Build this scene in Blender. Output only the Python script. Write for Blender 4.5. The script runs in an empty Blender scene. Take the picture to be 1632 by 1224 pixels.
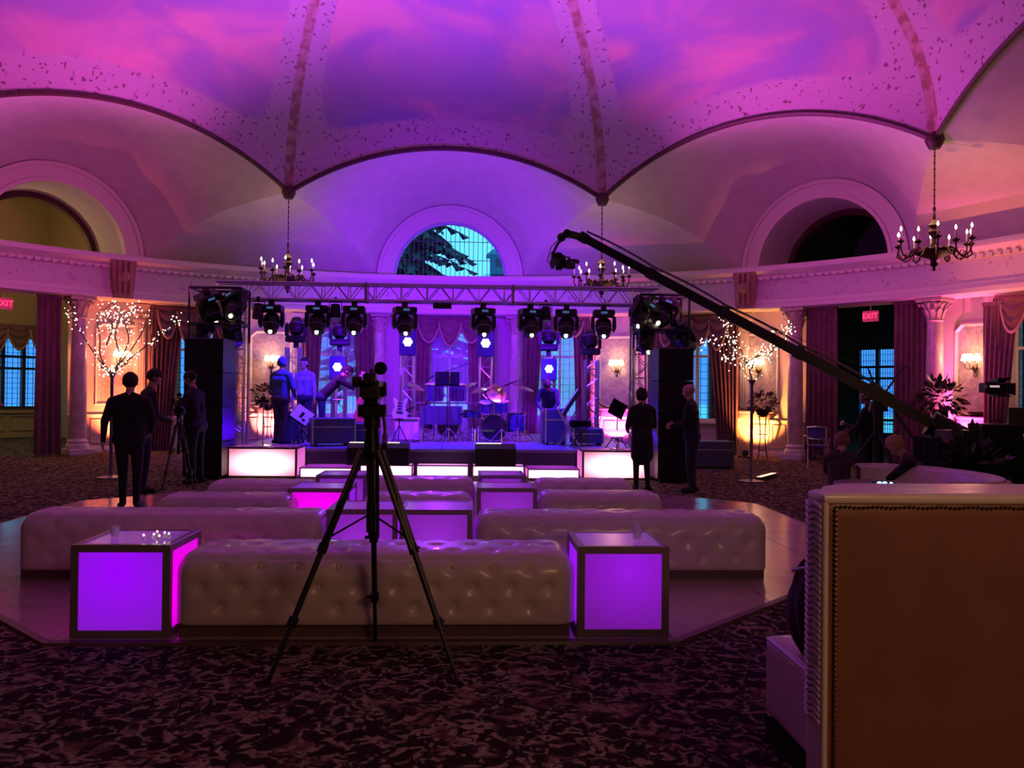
import bpy, math, random
import numpy as np
from mathutils import Vector, Matrix, noise
from math import sin, cos, pi, radians as R

S = bpy.context.scene
COL = S.collection
random.seed(7)
# ---------------------------------------------------------------- camera
F, YAW, PITCH, ROLL, CAMH = 1360.7, .0475, .0092, .0107, 1.5
CX, CY = -.6, 10.74                       # centre of the octagonal room
_r = Vector((cos(YAW), -sin(YAW), 0)); _f = Vector((sin(YAW), cos(YAW), 0)); _u = Vector((0, 0, 1))
_f2 = _f*cos(PITCH) + _u*sin(PITCH); _u2 = _u*cos(PITCH) - _f*sin(PITCH)
_r3 = _r*cos(ROLL) + _u2*sin(ROLL); _u3 = _u2*cos(ROLL) - _r*sin(ROLL)
EYE = Vector((0, 0, CAMH))
cam = bpy.data.cameras.new('camera'); camo = bpy.data.objects.new('camera', cam); COL.objects.link(camo)
camo.matrix_world = Matrix(((_r3.x, _u3.x, -_f2.x, 0), (_r3.y, _u3.y, -_f2.y, 0), (_r3.z, _u3.z, -_f2.z, CAMH), (0, 0, 0, 1)))
cam.sensor_fit = 'HORIZONTAL'; cam.sensor_width = 36; cam.lens = 36*F/1632; cam.clip_start = .05; cam.clip_end = 300
S.camera = camo
S.view_settings.view_transform = 'Standard'; S.view_settings.look = 'None'; S.view_settings.gamma = 1
S.view_settings.use_curve_mapping = False; S.view_settings.exposure = 0
S.cycles.max_bounces = 6; S.cycles.diffuse_bounces = 3; S.cycles.glossy_bounces = 3; S.cycles.transparent_max_bounces = 12
S.cycles.sample_clamp_indirect = 4; S.cycles.caustics_reflective = False; S.cycles.caustics_refractive = False
# ---------------------------------------------------------------- dusk sky
W = bpy.data.worlds.new('dusk'); S.world = W; W.use_nodes = True
nt = W.node_tree; bg = nt.nodes['Background']
tc = nt.nodes.new('ShaderNodeTexCoord'); sx = nt.nodes.new('ShaderNodeSeparateXYZ'); cr = nt.nodes.new('ShaderNodeValToRGB')
nt.links.new(tc.outputs['Generated'], sx.inputs[0]); nt.links.new(sx.outputs['Z'], cr.inputs[0]); nt.links.new(cr.outputs[0], bg.inputs[0])
cr.color_ramp.elements[0].position = .04; cr.color_ramp.elements[0].color = (.05, .27, .85, 1)
cr.color_ramp.elements[1].position = .12; cr.color_ramp.elements[1].color = (.12, .60, .86, 1)
bg.inputs[1].default_value = 1.7
# ---------------------------------------------------------------- lights
def lamp(kind, name, loc, col, watts, size=.1, aim=None, angle=60, blend=.6):
    l = bpy.data.lights.new(name, kind); o = bpy.data.objects.new(name, l); COL.objects.link(o)
    l.color = col; l.energy = watts; o.location = loc
    if kind == 'AREA': l.size = size
    else: l.shadow_soft_size = size
    if kind == 'SPOT': l.spot_size = R(angle); l.spot_blend = blend
    if aim is not None: o.rotation_euler = (Vector(aim)-Vector(loc)).to_track_quat('-Z', 'Y').to_euler()
    return o
def ring(th, r, z=0):
    t = R(th); return Vector((CX+r*sin(t), CY+r*cos(t), z))
PUR, MAG, VIO, BLU, AMB, WRM, PNK = (.46, .06, 1), (.85, .10, .80), (.25, .04, 1), (.06, .01, 1), (1, .34, .10), (1, .62, .34), (1, .25, .42)
# moving heads on the truss washing the painted dome and the cove
for x, ax, ay, w, c in ((-3.9, -6, 13.5, 900, MAG), (-2.0, -2.4, 14.5, 800, PUR), (-.6, -.6, 14, 700, (.62, .08, .95)), (.8, 1.2, 14.5, 800, PUR), (2.8, 5, 13.5, 900, MAG)):
    lamp('SPOT', 'ceiling_wash', (x, 15.9, 3.9), c, w, .1, (ax, ay, 10), 118, .9)
for x, ax, c in ((-4.0, -9., (.72, .03, .50)), (2.9, 8., (.70, .03, .62))):
    lamp('SPOT', 'cove_wash', (x, 14.4, 3.6), c, 640, .1, (ax, 16, 5.3), 110, .9)
lamp('SPOT', 'centre_wash', (-.6, 17.6, 3.7), (.26, .0, 1), 760, .1, (-.6, 22, 5.6), 120, .9)
for x in (-2.6, 1.4):
    lamp('SPOT', 'back_wash', (x, 16.4, 3.45), (.15, .0, 1), 900, .08, (x*.8-.12, 22.6, 2.4), 90, .9)
for x, w in ((-3.0, 500), (-.6, 600), (1.8, 500)):
    lamp('SPOT', 'stage_wash', (x, 16.3, 3.1), BLU, w*1.5, .06, (x*.9-.06, 17.6, .5), 110, .7)
for x, ax in ((-3.4, -1.6), (2.2, .4)): lamp('SPOT', 'stage_wash', (x, 16.35, 3.1), (.8, .03, 1), 500, .06, (ax, 18.2, 1), 60, .7)
lamp('SPOT', 'front_wash', (-.6, 15.4, 3.2), (.35, .03, 1), 170, .06, (-.6, 9, .3), 110, .8)
for x, y in ((-3.0, 21.2), (1.8, 21.2), (-.6, 21.6)): lamp('SPOT', 'column_uplight', (x, y, .25), (.17, .0, 1), 260, .06, (x, 22.6, 3), 120, .9)
# warm uplights on the floor in front of the panels, chandeliers, sconces
for th, c, w in ((37.9, (1, .30, .06), 430), (-38.2, (1, .15, .05), 430), (21, (1, .07, .34), 520), (-21.6, (1, .22, .18), 240), (60.7, (1, .08, .42), 800), (-60, (1, .2, .06), 150)):
    lamp('SPOT', 'floor_uplight', ring(th, 11.75, .16), c, w*1.7, .05, ring(th, 12.5, 1.3), 92, .8)
for th in range(-180, 180, 45):
    p = ring(th+22.5, 9.2, 4.55)
    lamp('POINT', 'chandelier_glow', p, WRM, 19 if abs(th+22.5) < 70 else 4, .35)
for th in (21, -21.6, 37.9, -38.2, 60.7):
    lamp('POINT', 'sconce_glow', ring(th, 12.05, 2.28), (1, .46, .26), 24, .08)
lamp('SPOT', 'side_uplight', ring(66, 9.8, .4), (1, .22, .08), 620, .1, ring(68, 11.6, 5.4), 58, .9)
for s in (-1, 1): lamp('SPOT', 'blue_fill_spot', (-.6+s*2.6, 16.1, .62), (.08, .0, 1), 130, .05, (-.6+s*3.75, 14.7, 1.7), 75, .8)  # blue spots added to tint the stage sides of the speaker towers
lamp('AREA', 'rear_warm_fill', (2.2, -1.0, 3.3), (1, .50, .24), 80, 1.5, (1.0, 4, 0))  # unseen warm area light added behind the camera, no fixture built
# ---------------------------------------------------------------- materials
_m = {}
def mat(name, col=(.5, .5, .5), rough=.5, metal=0, emit=None, es=1, spec=.5, coat=0, alpha=1, sub=0):
    if name in _m: return _m[name]
    m = bpy.data.materials.new(name); m.use_nodes = True; b = m.node_tree.nodes['Principled BSDF']
    b.inputs['Base Color'].default_value = (*col, 1); b.inputs['Roughness'].default_value = rough; b.inputs['Metallic'].default_value = metal
    b.inputs['Specular IOR Level'].default_value = spec; b.inputs['Coat Weight'].default_value = coat; b.inputs['Alpha'].default_value = alpha
    if emit: b.inputs['Emission Color'].default_value = (*emit, 1); b.inputs['Emission Strength'].default_value = es
    _m[name] = m; return m
def N(m, t, **k):
    n = m.node_tree.nodes.new('ShaderNode'+t)
    for a, v in k.items():
        if a.startswith('i_'): n.inputs[int(a[2:])].default_value = v
        else: setattr(n, a, v)
    return n
def L(m, a, b): m.node_tree.links.new(a, b)
def bs(m): return m.node_tree.nodes['Principled BSDF']
def ramp(m, pts, inter='LINEAR'):
    n = N(m, 'ValToRGB'); r = n.color_ramp; r.interpolation = inter
    while len(r.elements) < len(pts): r.elements.new(.5)
    for e, (p, c) in zip(r.elements, pts): e.position = p; e.color = (*c, 1)
    return n
def noisy(name, c1, c2, scale, rough=.6, bump=0, detail=4, metal=0, spec=.5, coat=0, lo=.35, hi=.65, dist=0):
    if name in _m: return _m[name]
    m = mat(name, c1, rough, metal, spec=spec, coat=coat)
    t = N(m, 'TexCoord'); n = N(m, 'TexNoise'); n.inputs['Scale'].default_value = scale; n.inputs['Detail'].default_value = detail; n.inputs['Distortion'].default_value = dist
    L(m, t.outputs['Object'], n.inputs['Vector']); r = ramp(m, [(lo, c1), (hi, c2)]); L(m, n.outputs['Fac'], r.inputs[0]); L(m, r.outputs[0], bs(m).inputs['Base Color'])
    if bump:
        b = N(m, 'Bump'); b.inputs['Strength'].default_value = bump; b.inputs['Distance'].default_value = .01
        L(m, n.outputs['Fac'], b.inputs['Height']); L(m, b.outputs[0], bs(m).inputs['Normal'])
    return m
BLK = mat('black_metal', (.012, .012, .014), .35, .3)
BLKP = mat('black_plastic', (.01, .01, .012), .45)
BLKF = noisy('black_fabric', (.006, .006, .008), (.012, .011, .014), 40, .95, .2, spec=.15)
CHR = mat('chrome', (.75, .75, .78), .18, 1)
ALU = mat('aluminium', (.55, .55, .6), .3, 1)
PLA = noisy('plaster', (.62, .55, .52), (.68, .60, .56), 3, .85, .05)
WALLM = noisy('wall_paint', (.58, .50, .46), (.64, .55, .50), 2, .8, .05)
TRIM = mat('cream_moulding', (.70, .62, .55), .55)
GOLDM = noisy('dark_gilt_moulding', (.05, .02, .02), (.10, .045, .03), 25, .5, .3)
BRASS = mat('aged_bronze', (.10, .055, .03), .38, .85)
DAM = noisy('damask_paper', (.46, .33, .33), (.60, .46, .42), 6, .7, .1, detail=2, dist=1.2, lo=.45, hi=.55)
DRAPE = noisy('mauve_drape', (.17, .075, .09), (.23, .11, .12), 5, .85, .2)
SHEER = mat('sheer_voile', (.7, .75, .82), .9, alpha=.5)
LEA = noisy('white_leather', (.62, .52, .50), (.68, .57, .54), 9, .33, .12, coat=.15)
CUBEF = mat('brushed_frame', (.26, .20, .20), .35, .35)
BULB = mat('bulb', (1, .9, .7), .4, emit=(1, .80, .55), es=11)
BULBW = mat('fairy_bulb', (1, .9, .7), .4, emit=(1, .82, .58), es=6)
SHADE = mat('lit_shade', (1, .9, .7), .6, emit=(1, .72, .38), es=7)
LENSW = mat('lens_white', (1, 1, 1), .3, emit=(1, .86, .62), es=14)
LEDW = mat('led_face', (1, 1, 1), .3, emit=(.75, .8, 1), es=9)
GLS = mat('dark_glass', (.01, .012, .02), .06, coat=.5)
SKIN = mat('skin', (.50, .27, .20), .55)
CANDLE = mat('candle_sleeve', (.75, .68, .58), .6)
WOODD = noisy('dark_wood', (.035, .016, .010), (.06, .028, .016), 8, .4, .05)
def glass(name='window_glass'):
    if name in _m: return _m[name]
    m = mat(name); nt = m.node_tree; nt.nodes.remove(bs(m)); t = N(m, 'BsdfTransparent'); g = N(m, 'BsdfGlossy'); g.inputs['Roughness'].default_value = .03
    t.inputs[0].default_value = (.9, .96, 1, 1); x = N(m, 'MixShader'); x.inputs[0].default_value = .07
    L(m, t.outputs[0], x.inputs[1]); L(m, g.outputs[0], x.inputs[2]); L(m, x.outputs[0], nt.nodes['Material Output'].inputs[0]); return m
GLASS = glass()
def carpet():
    m = mat('scroll_carpet', rough=1, spec=.1); t = N(m, 'TexCoord')
    n = N(m, 'TexNoise'); n.inputs['Scale'].default_value = 3.2; n.inputs['Detail'].default_value = 2
    mx = N(m, 'VectorMath', operation='MULTIPLY_ADD'); mx.inputs[1].default_value = (.34, .34, 0)
    L(m, t.outputs['Object'], n.inputs['Vector']); L(m, n.outputs['Color'], mx.inputs[0]); L(m, t.outputs['Object'], mx.inputs[2])
    v = N(m, 'TexVoronoi', feature='DISTANCE_TO_EDGE'); v.inputs['Scale'].default_value = 9; L(m, mx.outputs[0], v.inputs['Vector'])
    v2 = N(m, 'TexVoronoi'); v2.inputs['Scale'].default_value = 5.5; L(m, mx.outputs[0], v2.inputs['Vector'])
    n2 = N(m, 'TexNoise'); n2.inputs['Scale'].default_value = 14; n2.inputs['Detail'].default_value = 3; n2.inputs['Distortion'].default_value = 1.6; L(m, t.outputs['Object'], n2.inputs['Vector'])
    r1 = ramp(m, [(.0, (.34, .28, .15)), (.09, (.22, .18, .09)), (.16, (.025, .012, .009))]); L(m, v.outputs['Distance'], r1.inputs[0])
    r2 = ramp(m, [(.47, (0, 0, 0)), (.53, (1, 1, 1))]); L(m, n2.outputs['Fac'], r2.inputs[0])
    r3 = ramp(m, [(.0, (.26, .16, .09)), (.26, (.13, .075, .04)), (.42, (.022, .011, .009))]); L(m, v2.outputs['Distance'], r3.inputs[0])
    x = N(m, 'MixRGB'); L(m, r2.outputs[0], x.inputs[0]); L(m, r1.outputs[0], x.inputs[1]); L(m, r3.outputs[0], x.inputs[2]); L(m, x.outputs[0], bs(m).inputs['Base Color'])
    b = N(m, 'Bump'); b.inputs['Strength'].default_value = .5; b.inputs['Distance'].default_value = .01; n3 = N(m, 'TexNoise'); n3.inputs['Scale'].default_value = 180
    L(m, t.outputs['Object'], n3.inputs['Vector']); L(m, n3.outputs['Fac'], b.inputs['Height']); L(m, b.outputs[0], bs(m).inputs['Normal']); return m
CARPET = carpet()
MARB = noisy('dance_floor_marble', (.34, .24, .20), (.46, .34, .28), 2.2, .16, detail=6, dist=.8, lo=.3, hi=.7)
COLM = noisy('column_marble', (.50, .38, .34), (.68, .56, .50), 3.5, .3, detail=6, dist=1.5)
def dome_mat():
    """painted sky inside a cream border strewn with small leaf sprigs; the mesh attribute 'rim' says how deep in the border a point lies"""
    m = mat('painted_dome', rough=.9, spec=.1); t = N(m, 'TexCoord'); a = N(m, 'Attribute', attribute_name='rim'); u = N(m, 'Attribute', attribute_name='rib')
    n = N(m, 'TexNoise'); n.inputs['Scale'].default_value = .42; n.inputs['Detail'].default_value = 5; n.inputs['Distortion'].default_value = .7
    mp = N(m, 'Mapping'); mp.inputs['Scale'].default_value = (1, 1, 2.0); L(m, t.outputs['Object'], mp.inputs[0]); L(m, mp.outputs[0], n.inputs['Vector'])
    sky = ramp(m, [(.34, (.34, .33, .52)), (.5, (.46, .36, .48)), (.66, (.74, .50, .44))]); L(m, n.outputs['Fac'], sky.inputs[0])
    v = N(m, 'TexVoronoi'); v.inputs['Scale'].default_value = 7.5; v.inputs['Randomness'].default_value = 1
    nz = N(m, 'TexNoise'); nz.inputs['Scale'].default_value = 9; nz.inputs['Detail'].default_value = 2
    mx = N(m, 'VectorMath', operation='MULTIPLY_ADD'); mx.inputs[1].default_value = (.22, .22, .22)
    L(m, t.outputs['Object'], nz.inputs['Vector']); L(m, nz.outputs['Color'], mx.inputs[0]); L(m, t.outputs['Object'], mx.inputs[2]); L(m, mx.outputs[0], v.inputs['Vector'])
    leaf = ramp(m, [(.17, (.24, .15, .16)), (.27, (.58, .52, .50))]); L(m, v.outputs['Distance'], leaf.inputs[0])
    n4 = N(m, 'TexNoise'); n4.inputs['Scale'].default_value = 5; n4.inputs['Detail'].default_value = 3; L(m, t.outputs['Object'], n4.inputs['Vector'])
    gold = ramp(m, [(.42, (.36, .25, .16)), (.58, (.54, .42, .32))]); L(m, n4.outputs['Fac'], gold.inputs[0])
    sm = N(m, 'MapRange'); sm.inputs['From Min'].default_value = .92; sm.inputs['From Max'].default_value = 1.08; L(m, a.outputs['Fac'], sm.inputs[0])
    s2 = N(m, 'MapRange'); s2.inputs['From Min'].default_value = .8; s2.inputs['From Max'].default_value = 1.2; L(m, u.outputs['Fac'], s2.inputs[0])
    x = N(m, 'MixRGB'); L(m, sm.outputs[0], x.inputs[0]); L(m, sky.outputs[0], x.inputs[1]); L(m, leaf.outputs[0], x.inputs[2])
    y = N(m, 'MixRGB'); L(m, s2.outputs[0], y.inputs[0]); L(m, x.outputs[0], y.inputs[1]); L(m, gold.outputs[0], y.inputs[2]); L(m, y.outputs[0], bs(m).inputs['Base Color']); return m
def frieze_mat():
    m = mat('stencilled_frieze', rough=.8, spec=.2); t = N(m, 'TexCoord'); v = N(m, 'TexVoronoi'); v.inputs['Scale'].default_value = 6.5
    nz = N(m, 'TexNoise'); nz.inputs['Scale'].default_value = 8; mx = N(m, 'VectorMath', operation='MULTIPLY_ADD'); mx.inputs[1].default_value = (.3, .3, .3)
    L(m, t.outputs['Object'], nz.inputs['Vector']); L(m, nz.outputs['Color'], mx.inputs[0]); L(m, t.outputs['Object'], mx.inputs[2]); L(m, mx.outputs[0], v.inputs['Vector'])
    r = ramp(m, [(.16, (.44, .34, .36)), (.24, (.64, .56, .53))]); L(m, v.outputs['Distance'], r.inputs[0]); L(m, r.outputs[0], bs(m).inputs['Base Color']); return m
def panel_glow(name, c0, c1, e0, e1, cx=.5, cz=.5, spread=.7):
    """back-lit acrylic: brighter where its lamp sits behind (generated coordinates of the panel itself)"""
    m = mat(name, (.08, .03, .10), .22); t = N(m, 'TexCoord'); mp = N(m, 'Mapping'); mp.inputs['Location'].default_value = (-cx, 0, -cz); mp.inputs['Scale'].default_value = (1, 0, 1)
    L(m, t.outputs['Generated'], mp.inputs[0]); ln = N(m, 'VectorMath', operation='LENGTH'); L(m, mp.outputs[0], ln.inputs[0])
    mr = N(m, 'MapRange'); mr.inputs['From Max'].default_value = spread; L(m, ln.outputs['Value'], mr.inputs[0])
    r = ramp(m, [(0, c0), (1, c1)]); L(m, mr.outputs[0], r.inputs[0]); L(m, r.outputs[0], bs(m).inputs['Emission Color'])
    s = N(m, 'MapRange'); s.inputs['To Min'].default_value = e0; s.inputs['To Max'].default_value = e1; L(m, mr.outputs[0], s.inputs[0]); L(m, s.outputs[0], bs(m).inputs['Emission Strength']); return m
GL_PUR = panel_glow('glow_violet', (.33, .0, 1), (.24, .01, .62), 1.0, .85, .45, .75, .9)
GL_PUR2 = panel_glow('glow_violet_soft', (.33, .008, .80), (.20, .01, .36), .95, .75, .6, .8, .9)
GL_DIM = panel_glow('glow_lilac', (.42, .03, .85), (.28, .02, .55), .75, .6)
GL_MAG = panel_glow('glow_magenta', (1, .0, .85), (.8, .0, .8), 1.2, .9)
GL_HOT = panel_glow('glow_white_hot', (1, .80, .74), (1, .30, .48), 4.0, .8, .5, .45, .66)
GL_TOP = panel_glow('glow_top', (.9, .12, .9), (.4, .05, .8), .45, .25)
# ---------------------------------------------------------------- mesh helpers
class MB:
    def __init__(s): s.v = []; s.f = []; s.mi = []
    def add(s, vs, fs, mi=0):
        o = len(s.v); s.v += [tuple(v) for v in vs]; s.f += [tuple(i+o for i in f) for f in fs]; s.mi += [mi]*len(fs); return s
    def box(s, x0, x1, y0, y1, z0, z1, M=None, mi=0, b=0):
        if b:
            vs = []; fs = [(0, 3, 2, 1), (8, 9, 10, 11)]
            for (d, z) in ((b, z0), (0, z0+b), (0, z1-b), (b, z1)):
                vs += [(x0+d, y0+d, z), (x1-d, y0+d, z), (x1-d, y1-d, z), (x0+d, y1-d, z)]
            fs = [(3, 2, 1, 0), (12, 13, 14, 15)]
            for k in range(3):
                for i in range(4): j = (i+1) % 4; fs.append((k*4+i, k*4+j, k*4+4+j, k*4+4+i))
        else:
            vs = [(x0, y0, z0), (x1, y0, z0), (x1, y1, z0), (x0, y1, z0), (x0, y0, z1), (x1, y0, z1), (x1, y1, z1), (x0, y1, z1)]
            fs = [(3, 2, 1, 0), (4, 5, 6, 7), (0, 1, 5, 4), (1, 2, 6, 5), (2, 3, 7, 6), (3, 0, 4, 7)]
        if M is not None: vs = [M @ Vector(v) for v in vs]
        return s.add(vs, fs, mi)
    def cyl(s, a, b, r0, r1=None, n=10, cap=True, mi=0):
        a = Vector(a); b = Vector(b); r1 = r0 if r1 is None else r1; d = (b-a)
        if d.length < 1e-6: return s
        d.normalize(); x = d.orthogonal().normalized(); y = d.cross(x)
        vs = [a+(x*cos(2*pi*i/n)+y*sin(2*pi*i/n))*r0 for i in range(n)] + [b+(x*cos(2*pi*i/n)+y*sin(2*pi*i/n))*r1 for i in range(n)]
        fs = [(i, (i+1) % n, n+(i+1) % n, n+i) for i in range(n)]
        if cap: fs += [tuple(range(n-1, -1, -1)), tuple(range(n, 2*n))]
        return s.add(vs, fs, mi)
    def tube(s, pts, r, n=6, mi=0, closed=False):
        pts = [Vector(p) for p in pts]; m = len(pts); rr = r if isinstance(r, (list, tuple)) else [r]*m
        vs = []; nx = None
        for i, p in enumerate(pts):
            d = (pts[min(i+1, m-1)]-pts[max(i-1, 0)]) if not closed else pts[(i+1) % m]-pts[i-1]
            d.normalize()
            nx = d.orthogonal().normalized() if nx is None else (nx-d*nx.dot(d)).normalized()
            ny = d.cross(nx)
            vs += [p+(nx*cos(2*pi*k/n)+ny*sin(2*pi*k/n))*rr[i] for k in range(n)]
        fs = []
        for i in range(m if closed else m-1):
            for k in range(n): j = (i+1) % m; fs.append((i*n+k, i*n+(k+1) % n, j*n+(k+1) % n, j*n+k))
        if not closed: fs += [tuple(range(n-1, -1, -1)), tuple(range((m-1)*n, m*n))]
        return s.add(vs, fs, mi)
    def lathe(s, prof, n=20, c=(0, 0, 0), a0=0, a1=2*pi, M=None, mi=0, sc=(1, 1)):
        full = abs(a1-a0-2*pi) < 1e-6; k = n if full else n+1; vs = []
        for r, z in prof:
            for i in range(k):
                t = a0+(a1-a0)*i/n; vs.append(Vector((c[0]+r*cos(t)*sc[0], c[1]+r*sin(t)*sc[1], c[2]+z)))
        if M is not None: vs = [M @ v for v in vs]
        fs = []
        for j in range(len(prof)-1):
            for i in range(n): a = j*k+i; b = j*k+(i+1) % k; fs.append((a, b, b+k, a+k))
        return s.add(vs, fs, mi)
    def ball(s, c, r, n=8, m=6, mi=0, sc=(1, 1, 1), M=None):
        prof = [(max(1e-4, sin(pi*j/m)), -cos(pi*j/m)) for j in range(m+1)]; vs = []
        for q, z in prof:
            for i in range(n): vs.append(Vector((c[0]+r*q*cos(2*pi*i/n)*sc[0], c[1]+r*q*sin(2*pi*i/n)*sc[1], c[2]+r*z*sc[2])))
        if M is not None: vs = [M @ v for v in vs]
        return s.add(vs, [(j*n+i, j*n+(i+1) % n, (j+1)*n+(i+1) % n, (j+1)*n+i) for j in range(m) for i in range(n)], mi)
    def prism(s, poly, y0, y1, M=None, mi=0):
        """poly in x,z extruded along y"""
        n = len(poly); vs = [Vector((x, y0, z)) for x, z in poly]+[Vector((x, y1, z)) for x, z in poly]
        if M is not None: vs = [M @ v for v in vs]
        return s.add(vs, [tuple(range(n)), tuple(range(2*n-1, n-1, -1))]+[(i, n+i, n+(i+1) % n, (i+1) % n) for i in range(n)], mi)
    def grid(s, fn, nu, nv, mi=0):
        vs = [fn(i/nu, j/nv) for j in range(nv+1) for i in range(nu+1)]; w = nu+1
        return s.add(vs, [(j*w+i, j*w+i+1, (j+1)*w+i+1, (j+1)*w+i) for j in range(nv) for i in range(nu)], mi)
    def build(s, name, m, parent=None, smooth=False, **tags):
        me = bpy.data.meshes.new(name); me.from_pydata(s.v, [], s.f); ms = m if isinstance(m, (list, tuple)) else [m]
        for q in ms: me.materials.append(q)
        if len(ms) > 1: me.polygons.foreach_set('material_index', s.mi)
        if smooth:
            me.polygons.foreach_set('use_smooth', [True]*len(s.f))
            if smooth != 'all': me.set_sharp_from_angle(angle=R(40))
        me.update(); return link(name, me, parent, **tags)
def link(name, me, parent=None, **tags):
    o = bpy.data.objects.new(name, me); COL.objects.link(o); o.parent = parent
    for k, v in tags.items(): o[k] = v
    return o
def thing(name, label, cat, loc=(0, 0, 0), rz=0, group=None):
    o = bpy.data.objects.new(name, None); COL.objects.link(o); o.location = loc; o.rotation_euler = (0, 0, rz); o.empty_display_size = .1
    o['label'] = label; o['category'] = cat
    if group: o['group'] = group
    return o
KIDS = {}
def dup(root, loc, rz=None, label=None, group=None, scale=None):
    kids = KIDS.get(root.name)
    if kids is None:
        ch = {}
        for o in COL.objects:
            if o.parent: ch.setdefault(o.parent.name, []).append(o)
        def coll(o): return [(c, coll(c)) for c in ch.get(o.name, [])]
        kids = KIDS[root.name] = coll(root)
    r = root.copy(); COL.objects.link(r); r.location = loc
    if rz is not None: r.rotation_euler = (0, 0, rz)
    if scale: r.scale = scale
    if label: r['label'] = label
    if group: r['group'] = group
    def rec(ks, par):
        for c, g in ks: d = c.copy(); COL.objects.link(d); d.parent = par; rec(g, d)
    rec(kids, r); return r
def ray(px, py): return _f2+_r3*((px-816)/F)-_u3*((py-612)/F)
def aty(px, py, Y): d = ray(px, py); return EYE+d*(Y/d.y)
def atz(px, py, Z=0): d = ray(px, py); return EYE+d*((Z-CAMH)/d.z)
def th_of(px, r):
    d = ray(px, 600); a = d.x*d.x+d.y*d.y; b = -2*(d.x*CX+d.y*CY); c = CX*CX+CY*CY-r*r; t = (-b+math.sqrt(b*b-4*a*c))/(2*a)
    return math.degrees(math.atan2(d.x*t-CX, d.y*t-CY))
def frame(th, r=12.4, z=0): return Matrix.Translation(ring(th, r, z)) @ Matrix.Rotation(-R(th), 4, 'Z')   # local +y points outward
# ================================================================ STRUCTURE
ST = dict(kind='structure')
RW, RB, ZB, ZT, RL = 12.4, 11.6, 3.5, 4.54, 12.27
OCT = 9.2
fl = MB(); fl.box(-26, 26, -8, 34, -.2, 0); fl.build('floor', CARPET, **ST)
# dance floor of square stone panels with recessed joints, cut to an octagon
def clip(poly, cx, cy, ap):
    for k in range(8):
        nx, ny = cos(k*pi/4), sin(k*pi/4); out = []
        for i, p in enumerate(poly):
            q = poly[(i+1) % len(poly)]; dp = (p[0]-cx)*nx+(p[1]-cy)*ny-ap; dq = (q[0]-cx)*nx+(q[1]-cy)*ny-ap
            if dp <= 0: out.append(p)
            if dp*dq < 0: t = dp/(dp-dq); out.append((p[0]+(q[0]-p[0])*t, p[1]+(q[1]-p[1])*t))
        poly = out
        if len(poly) < 3: return None
    return poly
dfx, dfy, dfa = -.6, 9.57, 4.45
df = bpy.data.objects.new('dance_floor', None); COL.objects.link(df); df['kind'] = 'structure'
ek = MB(); ek.lathe([(dfa/cos(pi/8)+.06, .0), (dfa/cos(pi/8)+.05, .018), (dfa/cos(pi/8), .022), (dfa/cos(pi/8), .0)], 8, (dfx, dfy, 0), pi/8, pi/8+2*pi); ek.build('edge_strip', mat('dark_edge', (.10, .05, .04), .4), df)
bs_ = MB(); bs_.lathe([(.01, .012), (dfa/cos(pi/8), .012)], 8, (dfx, dfy, 0), pi/8, pi/8+2*pi); bs_.build('joint_bed', mat('joint', (.12, .08, .07), .6), df)
g = .915
for i in range(-6, 6):
    for j in range(-6, 6):
        x0, y0 = dfx+i*g, dfy+j*g; e = .003
        p = clip([(x0+e, y0+e), (x0+g-e, y0+e), (x0+g-e, y0+g-e), (x0+e, y0+g-e)], dfx, dfy, dfa)
        if p:
            b = MB(); n = len(p); zz = .022+random.uniform(0, .0006)
            b.add([(x, y, .012) for x, y in p]+[(x, y, zz) for x, y in p], [tuple(range(n, 2*n))]+[(q, (q+1) % n, n+(q+1) % n, n+q) for q in range(n)])
            b.build('floor_panel', MARB, df)
# ---- dome panels
P = lambda k: ring(45*k+22.5, OCT, 5.9)
def arc_pt(k, t):
    """boundary arc of bay k (centre angle 45k), t 0..1, rising 1.07 in the middle"""
    a, b = P(k-1), P(k); q = a.lerp(b, t); c, h = (b-a).length, 1.07; rad = (c*c/4+h*h)/(2*h); x = (t-.5)*c
    q.z += math.sqrt(rad*rad-x*x)-(rad-h); return q
C0 = Vector((CX, CY, 0)); DM = dome_mat()
for k in range(8):
    nu, nv = 56, 48; b = MB(); rim = []; rib = []
    for j in range(nv+1):
        ph = (j/nv)*pi/2*.985
        for i in range(nu+1):
            u = i/nu; B = arc_pt(k, u); c = cos(ph)
            p = Vector((CX+(B.x-CX)*c, CY+(B.y-CY)*c, B.z+(10.7-B.z)*sin(ph)))
            b.v.append(tuple(p)); d1 = max((p-B).length, .01); d2 = max(min(u, 1-u)*7.04*c, .01)
            rim.append((.60/d1)**1.25+(.44/d2)**1.25); rib.append(.10/d2)
    w = nu+1; b.f = [(j*w+i, (j+1)*w+i, (j+1)*w+i+1, j*w+i+1) for j in range(nv) for i in range(nu)]; b.mi = [0]*len(b.f)
    o = b.build('ceiling', DM, smooth='all', **ST)
    for nm, vals in (('rim', rim), ('rib', rib)):
        at = o.data.attributes.new(nm, 'FLOAT', 'POINT'); at.data.foreach_set('value', [min(v, 4) for v in vals])
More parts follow.
